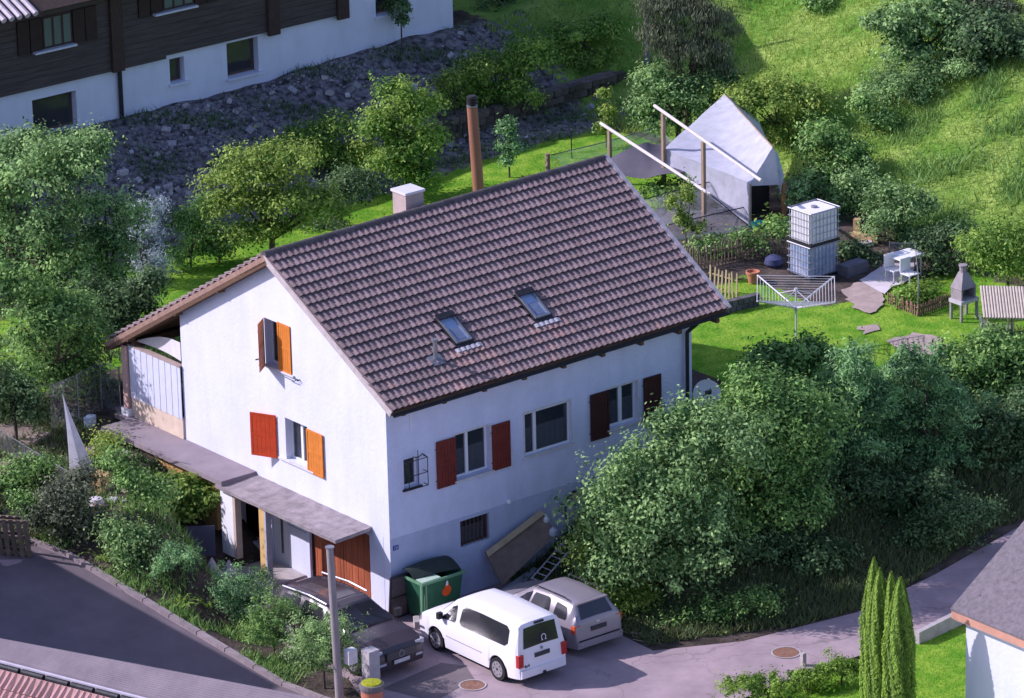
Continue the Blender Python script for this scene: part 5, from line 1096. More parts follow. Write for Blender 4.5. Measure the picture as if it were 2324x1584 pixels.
for i, (px, py, sx, sy, sz, rz_, lb) in enumerate(((80, 1008, .9, .5, .10, .4, "pale flat stone slab topmost on the slab pile at the left edge"), (95, 1025, 1.0, .55, .10, .2, "lower stone slab under the pale slab at the left edge"), (222, 1030, .7, .5, .10, .1, "ochre stone slab right of the net cone"), (228, 1050, .75, .5, .09, -.1, "lower ochre slab of the pile right of the net cone"), (262, 1056, .8, .4, .08, .2, "thin slab lying next to the ochre slabs"))):
    P = G(px, py); MB().box(P+Vector((0, 0, .07+.1*(i in (0, 2)))), (sx, sy, sz), Matrix.Rotation(rz_, 3, 'Z') @ Matrix.Rotation(.06*(i-2), 3, 'X')).build("stone_slab", mat("rubble_slab", (.36, .28, .24), .9, .2, 4, .4, 20, rnd=.15), None, label=lb, cat="stone slab")
P = G(228, 1112); MB().box(P+Vector((0, 0, .24)), (.55, .4, .48), Matrix.Rotation(.35, 3, 'Z')).build("cardboard_box", mat("cardboard", (.50, .32, .15), .85, .12, 4, .1), None, label="ochre cardboard box among the bushes below the net cone", cat="box")
P = G(218, 1150); MB().lathe(P, [(.18, 0), (.24, .1), (.18, .25), (.02, .3)], 14).build("white_stone", offwhite, None, smooth=True, label="round white boulder among the bushes on the left bank", cat="boulder")
posts_net("wire_fence", "slanting wire mesh fence crossing the bank at the left edge", "fence", [tuple(G(*q).xy) for q in ((-30, 1010), (60, 1066), (166, 1132))], .75, netd, .025)
posts_net("wire_fence", "tall thin wire fence in deep shade behind the terrace slab", "fence", [tuple(G(*q).xy) for q in ((275, 945), (232, 930), (180, 960), (120, 985))], 1.5, netd, .022)
for k in range(26):
    px, py = random.uniform(10, 330), random.uniform(1000, 1160); P = G(px, py)
    if k % 3 == 0:
        a = random.uniform(0, 3.1); L_ = random.uniform(.35, .8); MB().box(P+Vector((0, 0, .07)), (L_, .12, .04), Matrix.Rotation(a, 3, 'Z') @ Matrix.Rotation(random.gauss(0, .15), 3, 'Y')).build("plank", mat("scrap_plank", (.38, .29, .23), .9, .25, 5, .4, 20, rnd=.2), None, label="scrap plank lying in the rubble on the bank left of the house", cat="plank", group="scrap planks on the left bank")
    else:
        sc_ = random.uniform(.10, .26); o = inst("stone", random.choice(rkm), None, P+Vector((0, 0, sc_*.3)), Matrix.Rotation(random.uniform(0, 6), 3, 'Z').to_quaternion(), (sc_*1.4, sc_, sc_*.7)); tag(o, "rough pale stone in the rubble on the bank left of the house", "stone", "rubble stones on the left bank")
# leaning pallets by the road
for i, (px, py) in enumerate(((20, 1252), (36, 1262))):
    P = G(px, py); t = thing("pallet", ("wooden pallet leaning upright at the left edge of the road, the rear one" if i == 0 else "wooden pallet leaning upright at the left edge of the road, the front one"), "pallet", P, "pallets at the road edge"); Rp = Matrix.Rotation(-.9, 3, 'Z') @ Matrix.Rotation(.22, 3, 'X')
    for k in range(5): MB().box(P+Rp @ Vector((-.4+.2*k, 0, .6)), (.12, .022, 1.2), Rp).build("slat", picketd, t)
    for k in range(3): MB().box(P+Rp @ Vector((0, .05, .1+.5*k)), (.92, .075, .09), Rp).build("bearer", picketd, t)
# slate-blue board, white sacks
P = G(458, 1262); Rb_ = Matrix.Rotation(-.65, 3, 'Z') @ Matrix.Rotation(-.18, 3, 'X')
MB().box(P+Vector((0, 0, .45)), (.78, .04, .86), Rb_).build("slate_board", mat("slate_blue", (.085, .085, .13), .7, .1, 3, .1), None, label="dark slate blue board standing among the shrubs left of the entrance", cat="board")
for i, (px, py, sc_) in enumerate(((482, 1305, 1.0), (520, 1302, .8))):
    P = G(px, py); b = MB(); b.grid(lambda u, v: P+Vector((math.cos(u*6.283)*(.34*(1-v**.8)+.01), math.sin(u*6.283)*(.26*(1-v**.8)+.01), .52*v))*sc_+Vector((.02*math.sin(u*31), 0, 0)), 24, 7); b.build("sack", mat("white_sack", (.6, .58, .62), .85, .1, 6, .3, 10), None, smooth=True, label=("larger peaked white sack standing behind the shrubs" if i == 0 else "smaller peaked white sack next to the larger sack"), cat="sack")
# brown flue behind the roof, telephone pole, small stones by the hedge
B0 = Vector((14.8, 14.5, h1(14.8, 14.5))); T0 = PD(1071, 243, B0); fl_ = thing("flue_pipe", "tall brown round flue pipe with black slotted cap rising behind the ridge", "flue pipe", B0)
MB().cyl(B0, T0, .19, .165, n=16).build("pipe", mat("brown_flue", (.30, .135, .085), .6, .12, 2, .15, streak=(1, 1, .3)), fl_, smooth=True)
for k in range(4): MB().cyl(T0+Vector((0, 0, .02+.09*k)), T0+Vector((0, 0, .06+.09*k)), .17, n=16).build("cap_ring", dkmetal if k != 0 else zinc, fl_)
MB().cyl(T0, T0+Vector((0, 0, .36)), .12, n=12).build("cap_core", dkmetal, fl_)
B0 = G(1468, 150); T0 = B0+Vector((0, 0, 4.5)); tp_ = thing("telegraph_pole", "grey wooden telegraph pole at the upper edge left of the conifer", "pole", B0); MB().cyl(B0, T0, .10, .085, n=12).build("shaft", greywood, tp_, smooth=True)

# ================================================================== PLANTS
def unit(a): return a/np.maximum(np.linalg.norm(a, axis=-1, keepdims=True), 1e-6)
LM = dict(
 dark=leafmat("leaf_dark_green", (.020, .055, .020), (.21, .34, .14)),
 mid=leafmat("leaf_mid_green", (.025, .095, .020), (.38, .62, .18)),
 bright=leafmat("leaf_bright_green", (.045, .15, .02), (.42, .60, .13), .42),
 grey=leafmat("leaf_grey_green", (.022, .080, .024), (.48, .72, .28), .40),
 silver=leafmat("leaf_silver", (.14, .19, .20), (.66, .74, .80)),
 brown=leafmat("leaf_brown_grey", (.02, .035, .018), (.27, .31, .19)),
 thuja=leafmat("leaf_thuja", (.03, .10, .012), (.33, .52, .08), .3),
 blue=leafmat("leaf_blue_green", (.022, .085, .036), (.38, .66, .27), .35),
 grassy=leafmat("blade_green", (.07, .20, .015), (.30, .54, .07), .4),
 dry=leafmat("blade_dry", (.11, .23, .035), (.44, .60, .14), .4),
 bank=leafmat("blade_bank", (.035, .055, .02), (.22, .28, .12), .3),
 yel=leafmat("leaf_yellow_green", (.05, .14, .015), (.48, .62, .15), .42))
def leaves(C, out, size, asp, up=.35, rnd=.8, hang=0.):
    """one rhombic leaf per centre; returns V (4n,3), F (n,4)"""
    N = len(C); nrm = unit(out*.75+np.array([0, 0, up])+RNG.normal(0, rnd, (N, 3))*.5)
    d = RNG.normal(0, 1, (N, 3)); d[:, 2] -= hang*2.5; d = unit(d-(d*nrm).sum(1, keepdims=True)*nrm)
    if hang: d = unit(d+np.array([0, 0, -hang*1.4]))
    e = np.cross(nrm, d); L_ = (size*RNG.uniform(.65, 1.35, N))[:, None]; W_ = L_*asp
    V = np.stack([C-d*L_*.5, C+e*W_*.5-d*L_*.05, C+d*L_*.5-nrm*L_*.12, C-e*W_*.5-d*L_*.05], 1)
    return V.reshape(-1, 3), np.arange(4*N).reshape(-1, 4)
def crown_pts(lobes, n, clump=.2, hollow=.55, per=26, ragged=.22):
    """lobes (centre, rx, ry(depth), rz): leaf centres gathered in clumps through the outer shell of each lobe"""
    vol = np.array([l[1]*l[3]+l[1]*l[2]+l[2]*l[3] for l in lobes]); cnt = np.maximum((n*vol/vol.sum()/per).astype(int), 3)
    Cs = []; Os = []; T = []
    for (c, a, b_, h_), k in zip(lobes, cnt):
        d = unit(RNG.normal(0, 1, (k, 3))); d[:, 2] = np.where(d[:, 2] < -.35, -d[:, 2]*.6, d[:, 2])
        ph = RNG.uniform(0, 6, 3); lump = 1+ragged*np.sin(d[:, 0]*5+ph[0])*np.sin(d[:, 1]*5+ph[1])+ragged*.6*np.sin(d[:, 2]*7+ph[2])
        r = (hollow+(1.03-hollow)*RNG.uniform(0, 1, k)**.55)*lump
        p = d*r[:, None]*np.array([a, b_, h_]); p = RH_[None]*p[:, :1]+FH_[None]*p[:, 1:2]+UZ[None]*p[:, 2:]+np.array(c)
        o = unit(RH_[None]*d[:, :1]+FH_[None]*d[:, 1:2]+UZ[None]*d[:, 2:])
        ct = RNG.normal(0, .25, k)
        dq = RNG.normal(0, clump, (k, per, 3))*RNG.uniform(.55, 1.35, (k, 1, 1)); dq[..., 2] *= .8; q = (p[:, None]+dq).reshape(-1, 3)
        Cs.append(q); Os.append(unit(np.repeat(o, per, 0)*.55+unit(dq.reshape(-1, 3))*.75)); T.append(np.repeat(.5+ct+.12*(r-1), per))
        ks = max(3, k//14); d = unit(RNG.normal(0, 1, (ks, 3))+np.array([0, 0, .45])); f_ = np.linspace(.85, 1.0+.55*min(1, .9/max(a, .3)), 16)[None, :, None]*RNG.uniform(.86, 1.06, (ks, 1, 1))
        sc = np.array([a, b_, h_]); p = d[:, None]*f_*sc; p[..., 2] += (f_[..., 0]-.85)**2*h_*RNG.uniform(-.6, .8, (ks, 1)); p = p[..., :1]*RH_+p[..., 1:2]*FH_+p[..., 2:]*UZ+np.array(c)
        p = p+RNG.normal(0, .045, p.shape); o = unit(d[:, :1]*RH_+d[:, 1:2]*FH_+d[:, 2:]*UZ)
        Cs.append(p.reshape(-1, 3)); Os.append(np.repeat(o, 16, 0)); T.append(np.full(ks*16, .62))
    return np.concatenate(Cs), np.concatenate(Os), np.concatenate(T)
RH_ = np.array(RH); FH_ = np.array(FH); UZ = np.array([0, 0, 1.])
def plant(name, label, cat, base, lobes, n, size, M, asp=.5, clump=.2, hang=0., group=None, trunk=.09, limbs=6, hollow=.42, ragged=.30, up=.35, part="crown", rnd=.75, per=80, extra=None):
    """lobes: (px, py, rx_px, ry_px, depth offset m[, depth radius m]) in the picture grid, set round the base's own distance"""
    base = Vector(base); t = thing(name, label, cat, base, group); Ls = []
    for l in lobes:
        c = PD(l[0], l[1], base, l[4]); a = l[2]/83.; rd = l[5] if len(l) > 5 else (a+l[3]/83.)/2; Ls.append((tuple(c), a, rd, l[3]/83.))
    C, O, T = crown_pts(Ls, n, clump, hollow, per, ragged)
    ok = C[:, 2] > H(C[:, 0], C[:, 1])+.02; C, O, T = C[ok], O[ok], T[ok]
    V, F = leaves(C, O, size, asp, up, rnd, hang); tone = np.clip(T-.05+RNG.normal(0, .26, len(T)), 0, 1)
    rings(part, V, F, M if not isinstance(M, str) else LM[M], t, tone)
    if trunk:
        b = MB(); zt_ = min(l[0][2] for l in Ls); mid = sum((Vector(l[0]) for l in Ls), Vector())/len(Ls); gb = on(base.x*.15+mid.x*.85, base.y*.15+mid.y*.85); gb.z = min(gb.z, mid.z-.2); top_ = Vector((gb.x*.6+mid.x*.4, gb.y*.6+mid.y*.4, max(min(zt_, gb.z+1.2), gb.z+.3)))
        b.cyl(gb-Vector((0, 0, .15)), top_, trunk, trunk*.75, n=8); k = 0
        for i in range(limbs):
            c, a, rd, rz_ = Ls[i % len(Ls)]; e_ = Vector(c)+RH*random.uniform(-.7, .7)*a+FH*random.uniform(-.6, .6)*rd+Vector((0, 0, random.uniform(.1, .7)*rz_)); m_ = top_.lerp(e_, .5)+Vector((random.gauss(0, .08), random.gauss(0, .08), .06))
            b.cyl(top_, m_, trunk*.55, trunk*.34, n=6, cap=False).cyl(m_, e_, trunk*.34, .008, n=5, cap=False)
        b.build("trunk", bark, t)
    return t
g_ = lambda x, y: G(x, y)
# --- far left trees
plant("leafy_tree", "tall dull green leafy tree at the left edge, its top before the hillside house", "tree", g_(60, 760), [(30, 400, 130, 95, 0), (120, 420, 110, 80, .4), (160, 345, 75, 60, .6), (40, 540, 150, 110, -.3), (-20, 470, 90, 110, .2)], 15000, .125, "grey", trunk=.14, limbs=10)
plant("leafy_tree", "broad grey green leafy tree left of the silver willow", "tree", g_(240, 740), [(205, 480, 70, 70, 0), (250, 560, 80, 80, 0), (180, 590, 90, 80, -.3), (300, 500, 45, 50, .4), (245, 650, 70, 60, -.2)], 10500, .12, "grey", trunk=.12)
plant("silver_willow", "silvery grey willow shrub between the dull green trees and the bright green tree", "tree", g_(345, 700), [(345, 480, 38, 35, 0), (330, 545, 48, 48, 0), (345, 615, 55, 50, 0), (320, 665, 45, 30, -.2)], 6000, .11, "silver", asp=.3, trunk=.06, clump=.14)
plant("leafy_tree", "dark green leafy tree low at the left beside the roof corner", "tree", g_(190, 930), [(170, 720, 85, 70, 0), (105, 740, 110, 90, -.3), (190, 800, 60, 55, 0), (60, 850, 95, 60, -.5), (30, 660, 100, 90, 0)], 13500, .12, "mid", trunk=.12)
plant("leafy_bush", "dark shaded bush filling the left edge beside the net cone", "bush", g_(20, 1010), [(10, 900, 60, 90, 0), (60, 930, 60, 50, 0)], 4200, .12, "dark", trunk=.06)
# --- bright trees behind the roof
plant("leafy_tree", "bright yellow green round tree left of the chimney behind the roof", "tree", g_(600, 625), [(560, 400, 110, 70, 0), (650, 360, 95, 55, .3), (520, 470, 75, 60, -.2), (640, 470, 130, 60, -.2), (730, 470, 70, 50, 0), (590, 530, 90, 35, -.4)], 15500, .12, "yel", trunk=.12, limbs=10)
plant("leafy_bush", "arching bright green bush on the upper side of the yellow green tree", "bush", g_(780, 400), [(700, 310, 60, 28, 0), (760, 290, 55, 26, .2), (640, 330, 40, 25, 0), (745, 350, 60, 40, 0)], 5200, .12, "bright", trunk=.06)
plant("leafy_bush", "green bush between the silver willow and the lawn edge by the roof", "bush", g_(420, 610), [(425, 520, 38, 50, 0), (470, 480, 40, 40, .3), (400, 590, 30, 30, -.2)], 3400, .11, "mid", trunk=.05)
plant("leafy_tree", "upright light green tree right of the yellow green one, above the chimney", "tree", g_(915, 450), [(890, 220, 55, 50, 0), (860, 290, 60, 60, 0), (950, 260, 60, 60, .2), (930, 340, 75, 60, 0), (985, 320, 40, 40, 0), (880, 380, 60, 45, -.2), (955, 400, 50, 35, -.2)], 13500, .12, "bright", trunk=.10, limbs=10)
plant("leafy_bush", "dark shaded bush below the bright trees near the chimney", "bush", g_(790, 510), [(800, 430, 70, 50, 0), (740, 520, 60, 25, -.2)], 4200, .12, "dark", trunk=.05)
plant("leafy_bush", "green shaded thicket on the stone wall behind the flue pipe", "bush", on(24.2, 26.6), [(1110, 160, 85, 60, 0, .9), (1200, 130, 75, 55, .5, .9), (1060, 215, 70, 45, -.3, .8), (1150, 215, 90, 38, -.5, .7)], 11500, .12, "bright", trunk=.06, limbs=8)
plant("leafy_bush", "sunlit yellow green tips of the thicket left of the flue pipe", "bush", on(22.2, 26.3), [(1020, 190, 34, 32, 0, .4), (1085, 160, 34, 22, .4, .4), (1000, 235, 35, 22, -.3, .4)], 2600, .11, "yel", trunk=.04, limbs=4)
plant("leafy_bush", "fresh green bush in shade on the embankment left of the telegraph pole", "bush", on(28.4, 28.2), [(1290, 95, 60, 45, 0, .9), (1370, 70, 50, 38, .4, .9), (1330, 145, 80, 42, -.3, .8) ], 7000, .12, "bright", trunk=.05)
plant("leafy_bush", "dark thicket at the top edge between the hillside house and the telegraph pole", "bush", on(30.0, 31.0), [(1120, 20, 70, 30, 0, 1), (1250, 15, 80, 30, 0, 1), (1390, 10, 60, 35, 0, 1)], 7000, .12, "dark", trunk=.05)
plant("small_tree", "small neat dark tree on the sunny lawn right of the flue pipe", "tree", g_(1155, 404), [(1150, 295, 27, 30, 0), (1160, 335, 34, 28, 0), (1153, 365, 18, 18, 0)], 2600, .10, "blue", trunk=.035, clump=.09, limbs=7, hollow=.3, per=14)
plant("small_tree", "slim yellowish sapling standing in the shaded lawn by the long pole", "tree", g_(1380, 335), [(1372, 215, 14, 20, 0), (1378, 255, 20, 25, 0), (1370, 290, 22, 20, 0)], 1300, .10, "yel", trunk=.025, clump=.09, limbs=6, hollow=.2, per=12)
plant("climbing_shrub", "loose climbing shrub growing up in front of the fruit cage net", "shrub", g_(1560, 560), [(1525, 460, 14, 35, 0), (1560, 450, 16, 45, 0), (1550, 505, 28, 35, 0), (1585, 520, 18, 22, 0)], 1600, .11, "yel", trunk=.02, clump=.10, hollow=.1, per=12, limbs=7)
plant("garden_plants", "leafy vegetables and weeds under the grey shade sheet", "plants", g_(1500, 470), [(1490, 435, 50, 18, 0, .5), (1545, 425, 30, 14, 0, .4)], 1600, .12, "mid", trunk=0)
plant("leafy_bush", "yellow green bush hanging over the dark stones above the chimney", "bush", g_(860, 430), [(820, 345, 45, 35, 0), (790, 385, 45, 40, 0)], 3600, .12, "yel", trunk=.04)
plant("leafy_bush", "grey green bush at the top of the left tree group before the white wall", "bush", g_(150, 620), [(185, 370, 60, 60, .3), (90, 340, 70, 45, .5), (230, 330, 25, 35, .3)], 6500, .12, "grey", trunk=.06)
plant("leafy_bush", "fresh green bush low at the left above the rubble", "bush", g_(150, 900), [(140, 830, 70, 50, 0), (200, 850, 45, 45, .2), (90, 800, 60, 50, .3)], 6500, .12, "mid", trunk=.05)
plant("leafy_tree", "shaggy dark tree mass between the left trees and the porch roof", "tree", g_(300, 850), [(250, 730, 60, 55, 0), (300, 690, 55, 40, .2), (210, 690, 60, 55, .2), (340, 640, 40, 40, .3)], 9500, .12, "dark", trunk=.08)
plant("leafy_tree", "pale grey green tree top rising at the far left below the dark window", "tree", g_(20, 620), [(10, 360, 60, 55, 0), (60, 330, 60, 40, .2), (-20, 420, 60, 60, 0), (0, 560, 80, 70, -.2)], 8500, .12, "grey", trunk=.10)
plant("leafy_bush", "broad shaggy bush filling the gap below the bright trees", "bush", g_(470, 600), [(480, 560, 50, 30, 0), (520, 540, 45, 30, .2)], 3000, .12, "mid", trunk=.04)
plant("leafy_bush", "ragged green bush between the rubble slabs and the fence at the left", "bush", g_(60, 1110), [(50, 1070, 50, 28, 0), (100, 1060, 35, 22, .2), (10, 1100, 40, 25, 0)], 4200, .10, "mid", trunk=.03)
plant("leafy_bush", "weedy bush at the outer corner of the terrace slab", "bush", g_(255, 1060), [(240, 1010, 28, 24, 0), (225, 1065, 35, 25, -.1)], 2600, .10, "yel", trunk=.02)
# --- conifer and mixed trees at the top centre right
plant("drooping_conifer", "old brown grey conifer with hanging branches at the top centre", "tree", g_(1560, 330), [(1540, 30, 85, 60, .5), (1615, 60, 60, 65, .5), (1500, 90, 60, 50, .2), (1570, 125, 100, 60, .2), (1625, 160, 50, 60, .2), (1580, -50, 70, 60, .5), (1480, 20, 50, 45, .5)], 19000, .15, "brown", asp=.22, hang=.75, trunk=.16, limbs=14, clump=.17)
plant("leafy_tree", "grey green leafy tree in front of the hanging conifer", "tree", g_(1500, 340), [(1480, 190, 55, 50, 0), (1560, 215, 75, 55, 0), (1460, 240, 45, 40, 0), (1500, 275, 60, 35, -.1), (1620, 250, 55, 45, .2), (1640, 180, 40, 50, .4)], 12500, .12, "grey", trunk=.10, limbs=10)
# --- hedge running down behind the tunnel and tanks
hd = [(1700, 230, 60, 55), (1765, 215, 60, 45), (1830, 235, 50, 50), (1800, 300, 60, 60), (1865, 330, 60, 60), (1880, 400, 65, 65), (1930, 360, 50, 50), (1950, 440, 65, 60), (1905, 470, 50, 50)]
plant("hedge_bush", "tall yellow green hedge bushes directly behind the white tunnel", "hedge", on(28.6, 17.5), [(a, b_, c, d, 0, .9) for a, b_, c, d in hd[:4]], 11500, .12, "yel", trunk=.06, limbs=8)
plant("hedge_bush", "green hedge bushes between the tunnel and the grey willow clump", "hedge", on(27.8, 13.5), [(a, b_, c, d, 0, .9) for a, b_, c, d in hd[4:7]], 8500, .12, "mid", trunk=.06, limbs=8)
plant("hedge_bush", "darker hedge bushes behind the water tanks", "hedge", on(27.0, 11.2), [(a, b_, c, d, 0, .8) for a, b_, c, d in hd[7:]]+[(1830, 440, 60, 50, -.3, .6)], 7500, .12, "grey", trunk=.06, limbs=8)
plant("leafy_bush", "rounded grey green bush right of the water tanks above the logs", "bush", on(26.7, 8.6), [(2010, 505, 55, 50, 0), (2060, 540, 45, 45, 0), (2090, 470, 50, 45, .6), (2015, 450, 50, 40, .5)], 7000, .11, "grey", trunk=.07)
plant("leafy_bush", "deep green shaded bushes behind the vegetable bed", "bush", on(26.2, 5.6), [(2110, 560, 60, 35, 0, .6), (2170, 545, 55, 45, .2, .6), (2140, 600, 50, 25, -.3, .5)], 5200, .12, "dark", trunk=.05)
plant("leafy_bush", "light green bush behind the stone grill and the shed", "bush", on(26.4, 2.8), [(2230, 560, 65, 40, 0, .7), (2300, 540, 65, 50, 0, .8), (2260, 600, 60, 35, -.3, .6), (2340, 600, 60, 45, 0, .7)], 8500, .115, "bright", trunk=.05)
# --- hillside shrubs
plant("leafy_tree", "big dark green tree clump at the top right above the meadow", "tree", g_(2080, 170), [(2030, 60, 70, 60, 0, 1.2), (2110, 40, 90, 60, .6, 1.3), (2180, 90, 70, 60, 0, 1.2), (2060, 120, 70, 50, -.2, 1)], 13500, .15, "grey", trunk=.12)
plant("leafy_tree", "dark tree mass in shade at the top right corner", "tree", g_(2260, 130), [(2240, 70, 80, 50, 0, 1.3), (2310, 95, 60, 40, 0, 1.2), (2210, 130, 60, 30, 0, 1)], 8500, .15, "dark", trunk=.1)
plant("leafy_bush", "purplish brown shrub crest at the very top right", "bush", g_(2230, 45), [(2200, 10, 60, 22, 0, 1), (2280, 20, 50, 18, 0, .9)], 3600, .14, "brown", trunk=.05)
plant("willow_scrub", "silver grey willow scrub lying on the slope between the two meadows", "bush", g_(2050, 235), [(2030, 190, 75, 40, 0, 1.1), (2100, 170, 70, 35, .5, 1.1), (1985, 215, 40, 30, 0, .8), (2090, 220, 60, 30, -.2, .9), (2160, 150, 40, 30, .3, .8)], 9000, .12, "grey", asp=.3, trunk=.04)
plant("leafy_bush", "small green bush at the tip of the willow scrub", "bush", g_(2010, 290), [(2000, 270, 45, 25, 0, .7), (1960, 240, 30, 22, 0, .5)], 2600, .12, "mid", trunk=.03)
plant("leafy_bush", "low dark bush at the top edge of the upper meadow", "bush", g_(1880, 10), [(1870, 2, 50, 14, 0, .8), (1960, 30, 40, 16, 0, .6)], 2400, .13, "mid", trunk=.03)
# --- big shrubs between lawn and road
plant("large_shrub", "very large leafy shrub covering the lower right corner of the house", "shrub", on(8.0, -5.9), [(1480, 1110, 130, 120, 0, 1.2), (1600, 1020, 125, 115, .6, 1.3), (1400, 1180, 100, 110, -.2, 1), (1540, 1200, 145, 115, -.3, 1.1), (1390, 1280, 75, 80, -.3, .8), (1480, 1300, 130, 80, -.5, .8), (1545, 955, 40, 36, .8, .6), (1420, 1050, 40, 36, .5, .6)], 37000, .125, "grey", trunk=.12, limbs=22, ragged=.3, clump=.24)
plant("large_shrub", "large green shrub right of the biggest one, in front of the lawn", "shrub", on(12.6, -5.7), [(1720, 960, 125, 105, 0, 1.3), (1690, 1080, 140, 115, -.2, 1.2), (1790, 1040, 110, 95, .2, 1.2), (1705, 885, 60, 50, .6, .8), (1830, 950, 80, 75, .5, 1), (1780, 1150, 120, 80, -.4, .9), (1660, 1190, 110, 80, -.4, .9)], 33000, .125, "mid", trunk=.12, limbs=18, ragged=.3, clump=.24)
plant("large_shrub", "shrub with large leaves at the lawn edge below the dryer", "shrub", on(16.3, .4), [(1750, 830, 65, 55, 0, .8), (1830, 815, 65, 50, .3, .8), (1700, 855, 30, 25, 0, .4), (1800, 880, 90, 55, -.2, .8)], 11500, .15, "mid", trunk=.06, limbs=9)
plant("soft_conifer", "bluish soft conifer behind the large shrubs, left one", "tree", on(17.0, -4.5), [(1930, 850, 65, 75, 0, .9), (1900, 930, 70, 75, 0, .8), (1970, 930, 75, 85, 0, .9), (1940, 1020, 90, 80, -.2, .9), (1880, 1040, 60, 60, -.3, .8)], 22000, .13, "blue", asp=.3, trunk=.10, clump=.13)
plant("soft_conifer", "bluish soft conifer at the right, its crown below the bare patch", "tree", on(18.9, -4.4), [(2070, 850, 80, 70, 0, 1), (2130, 930, 90, 85, 0, 1), (2050, 960, 75, 85, 0, .9), (2100, 1040, 100, 80, -.2, 1)], 24000, .13, "blue", asp=.3, trunk=.10, clump=.13)
plant("leafy_bush", "green bushes at the right edge below the shed", "bush", on(21.6, -1.9), [(2200, 820, 75, 55, 0, .9), (2270, 795, 75, 50, .3, .9), (2330, 840, 65, 65, 0, .9), (2230, 890, 90, 65, -.2, .9), (2310, 910, 60, 50, -.2, .8)], 17000, .125, "mid", trunk=.08)
plant("leafy_bush", "dark bushes at the right edge above the shaded road", "bush", on(20.8, -4.4), [(2240, 980, 95, 75, 0, 1), (2320, 970, 75, 75, 0, 1), (2180, 1060, 100, 65, -.2, .9), (2290, 1080, 90, 60, -.2, .9)], 20000, .125, "dark", trunk=.08)
plant("leafy_bush", "low dark thicket above the road right of the middle shrubs", "bush", on(16.0, -5.3), [(1950, 1110, 95, 65, 0, .8), (2050, 1120, 95, 60, 0, .8), (1880, 1180, 95, 60, -.2, .7), (2010, 1190, 95, 50, -.3, .7), (2120, 1150, 80, 50, -.1, .7)], 20000, .125, "dark", trunk=.05)
plant("leafy_bush", "low shaded undergrowth along the road in front of the large shrubs", "bush", on(11.6, -6.4), [(1640, 1250, 100, 60, 0, .6), (1760, 1250, 100, 55, -.1, .6), (1560, 1330, 70, 45, -.2, .5), (1860, 1270, 80, 40, -.1, .6), (1690, 1330, 90, 35, -.2, .5), (1480, 1400, 50, 35, -.2, .4)], 14500, .125, "dark", trunk=.04)
plant("leafy_bush", "scrubby low growth on the road bank below the dark thicket", "bush", on(14.5, -6.3), [(2000, 1260, 80, 35, 0, .5), (2110, 1220, 80, 35, 0, .5), (1900, 1300, 70, 30, 0, .5), (2200, 1170, 80, 35, 0, .6)], 9000, .11, "dark", trunk=.03)
plant("leafy_bush", "straggly sunlit weeds at the road edge right of the silver hatchback", "bush", g_(1560, 1420), [(1530, 1425, 60, 22, 0, .4), (1620, 1390, 60, 22, 0, .4), (1480, 1450, 30, 16, 0, .3), (1720, 1365, 60, 20, 0, .4)], 3600, .10, "mid", trunk=.02)
plant("leafy_bush", "paler sprawling bush at the foot of the very large shrub on its left side", "bush", on(6.6, -4.9), [(1330, 1250, 38, 40, 0, .5), (1370, 1310, 55, 40, 0, .5), (1440, 1350, 60, 35, -.1, .5), (1345, 1190, 30, 30, 0, .4)], 6500, .10, "yel", asp=.4, trunk=.04, limbs=8)
plant("leafy_bush", "sunny low bush behind the silver hatchback", "bush", on(4.9, -3.9), [(1375, 1335, 45, 30, 0, .5), (1415, 1365, 55, 28, -.2, .5)], 4200, .10, "yel", trunk=.03)
# --- planting bed along the left road
for nm, lb, bx_, lob, n_, M_ in (
 ("round_shrub", "round dark shrub in front of the slate blue board", (398, 1335), [(398, 1278, 52, 50, 0)], 5200, "blue"),
 ("round_shrub", "round bristly shrub in front of the white sacks", (545, 1405), [(545, 1335, 62, 58, 0), (540, 1375, 50, 35, -.1)], 6800, "blue"),
 ("round_shrub", "dense green shrub left of the grey pole", (640, 1490), [(625, 1410, 66, 62, 0), (610, 1450, 55, 40, -.1)], 7200, "mid"),
 ("round_shrub", "dark shrub right behind the grey pole beside the black car", (745, 1560), [(735, 1450, 75, 65, 0), (760, 1500, 60, 50, -.1), (700, 1490, 50, 50, -.1)], 9800, "grey")):
    plant(nm, lb, "shrub", g_(*bx_), lob, n_, .085, M_, asp=.3, trunk=.04, clump=.10, group="shrubs in the bed along the kerb")
plant("flowering_shrub", "yellow green mophead shrub left of the entrance below the terrace slab", "shrub", g_(430, 1200), [(400, 1110, 45, 35, 0), (455, 1130, 45, 38, 0), (420, 1160, 50, 35, -.1)], 5600, .13, "yel", asp=.8, trunk=.03, clump=.12)
plant("leafy_bush", "loose bush in front of the terrace slab", "bush", g_(320, 1200), [(300, 1090, 45, 32, 0), (350, 1120, 45, 35, 0), (262, 1045, 28, 26, .3)], 4200, .10, "mid", trunk=.04)
plant("leafy_bush", "brownish green bush below the net cone", "bush", g_(150, 1240), [(150, 1130, 62, 45, 0), (190, 1190, 60, 50, 0), (110, 1180, 50, 45, 0), (200, 1090, 35, 35, .3)], 8000, .10, "brown", trunk=.05)
plant("leafy_bush", "bush on the middle of the bank right of the brownish bush", "bush", g_(280, 1280), [(270, 1215, 45, 35, 0), (320, 1225, 42, 32, 0), (290, 1265, 40, 28, -.1)], 4200, .10, "grey", trunk=.04)
plant("leafy_bush", "small dark green bush beside the leaning pallets", "bush", g_(95, 1230), [(80, 1170, 30, 32, 0), (55, 1140, 30, 20, 0)], 2200, .10, "mid", trunk=.02)
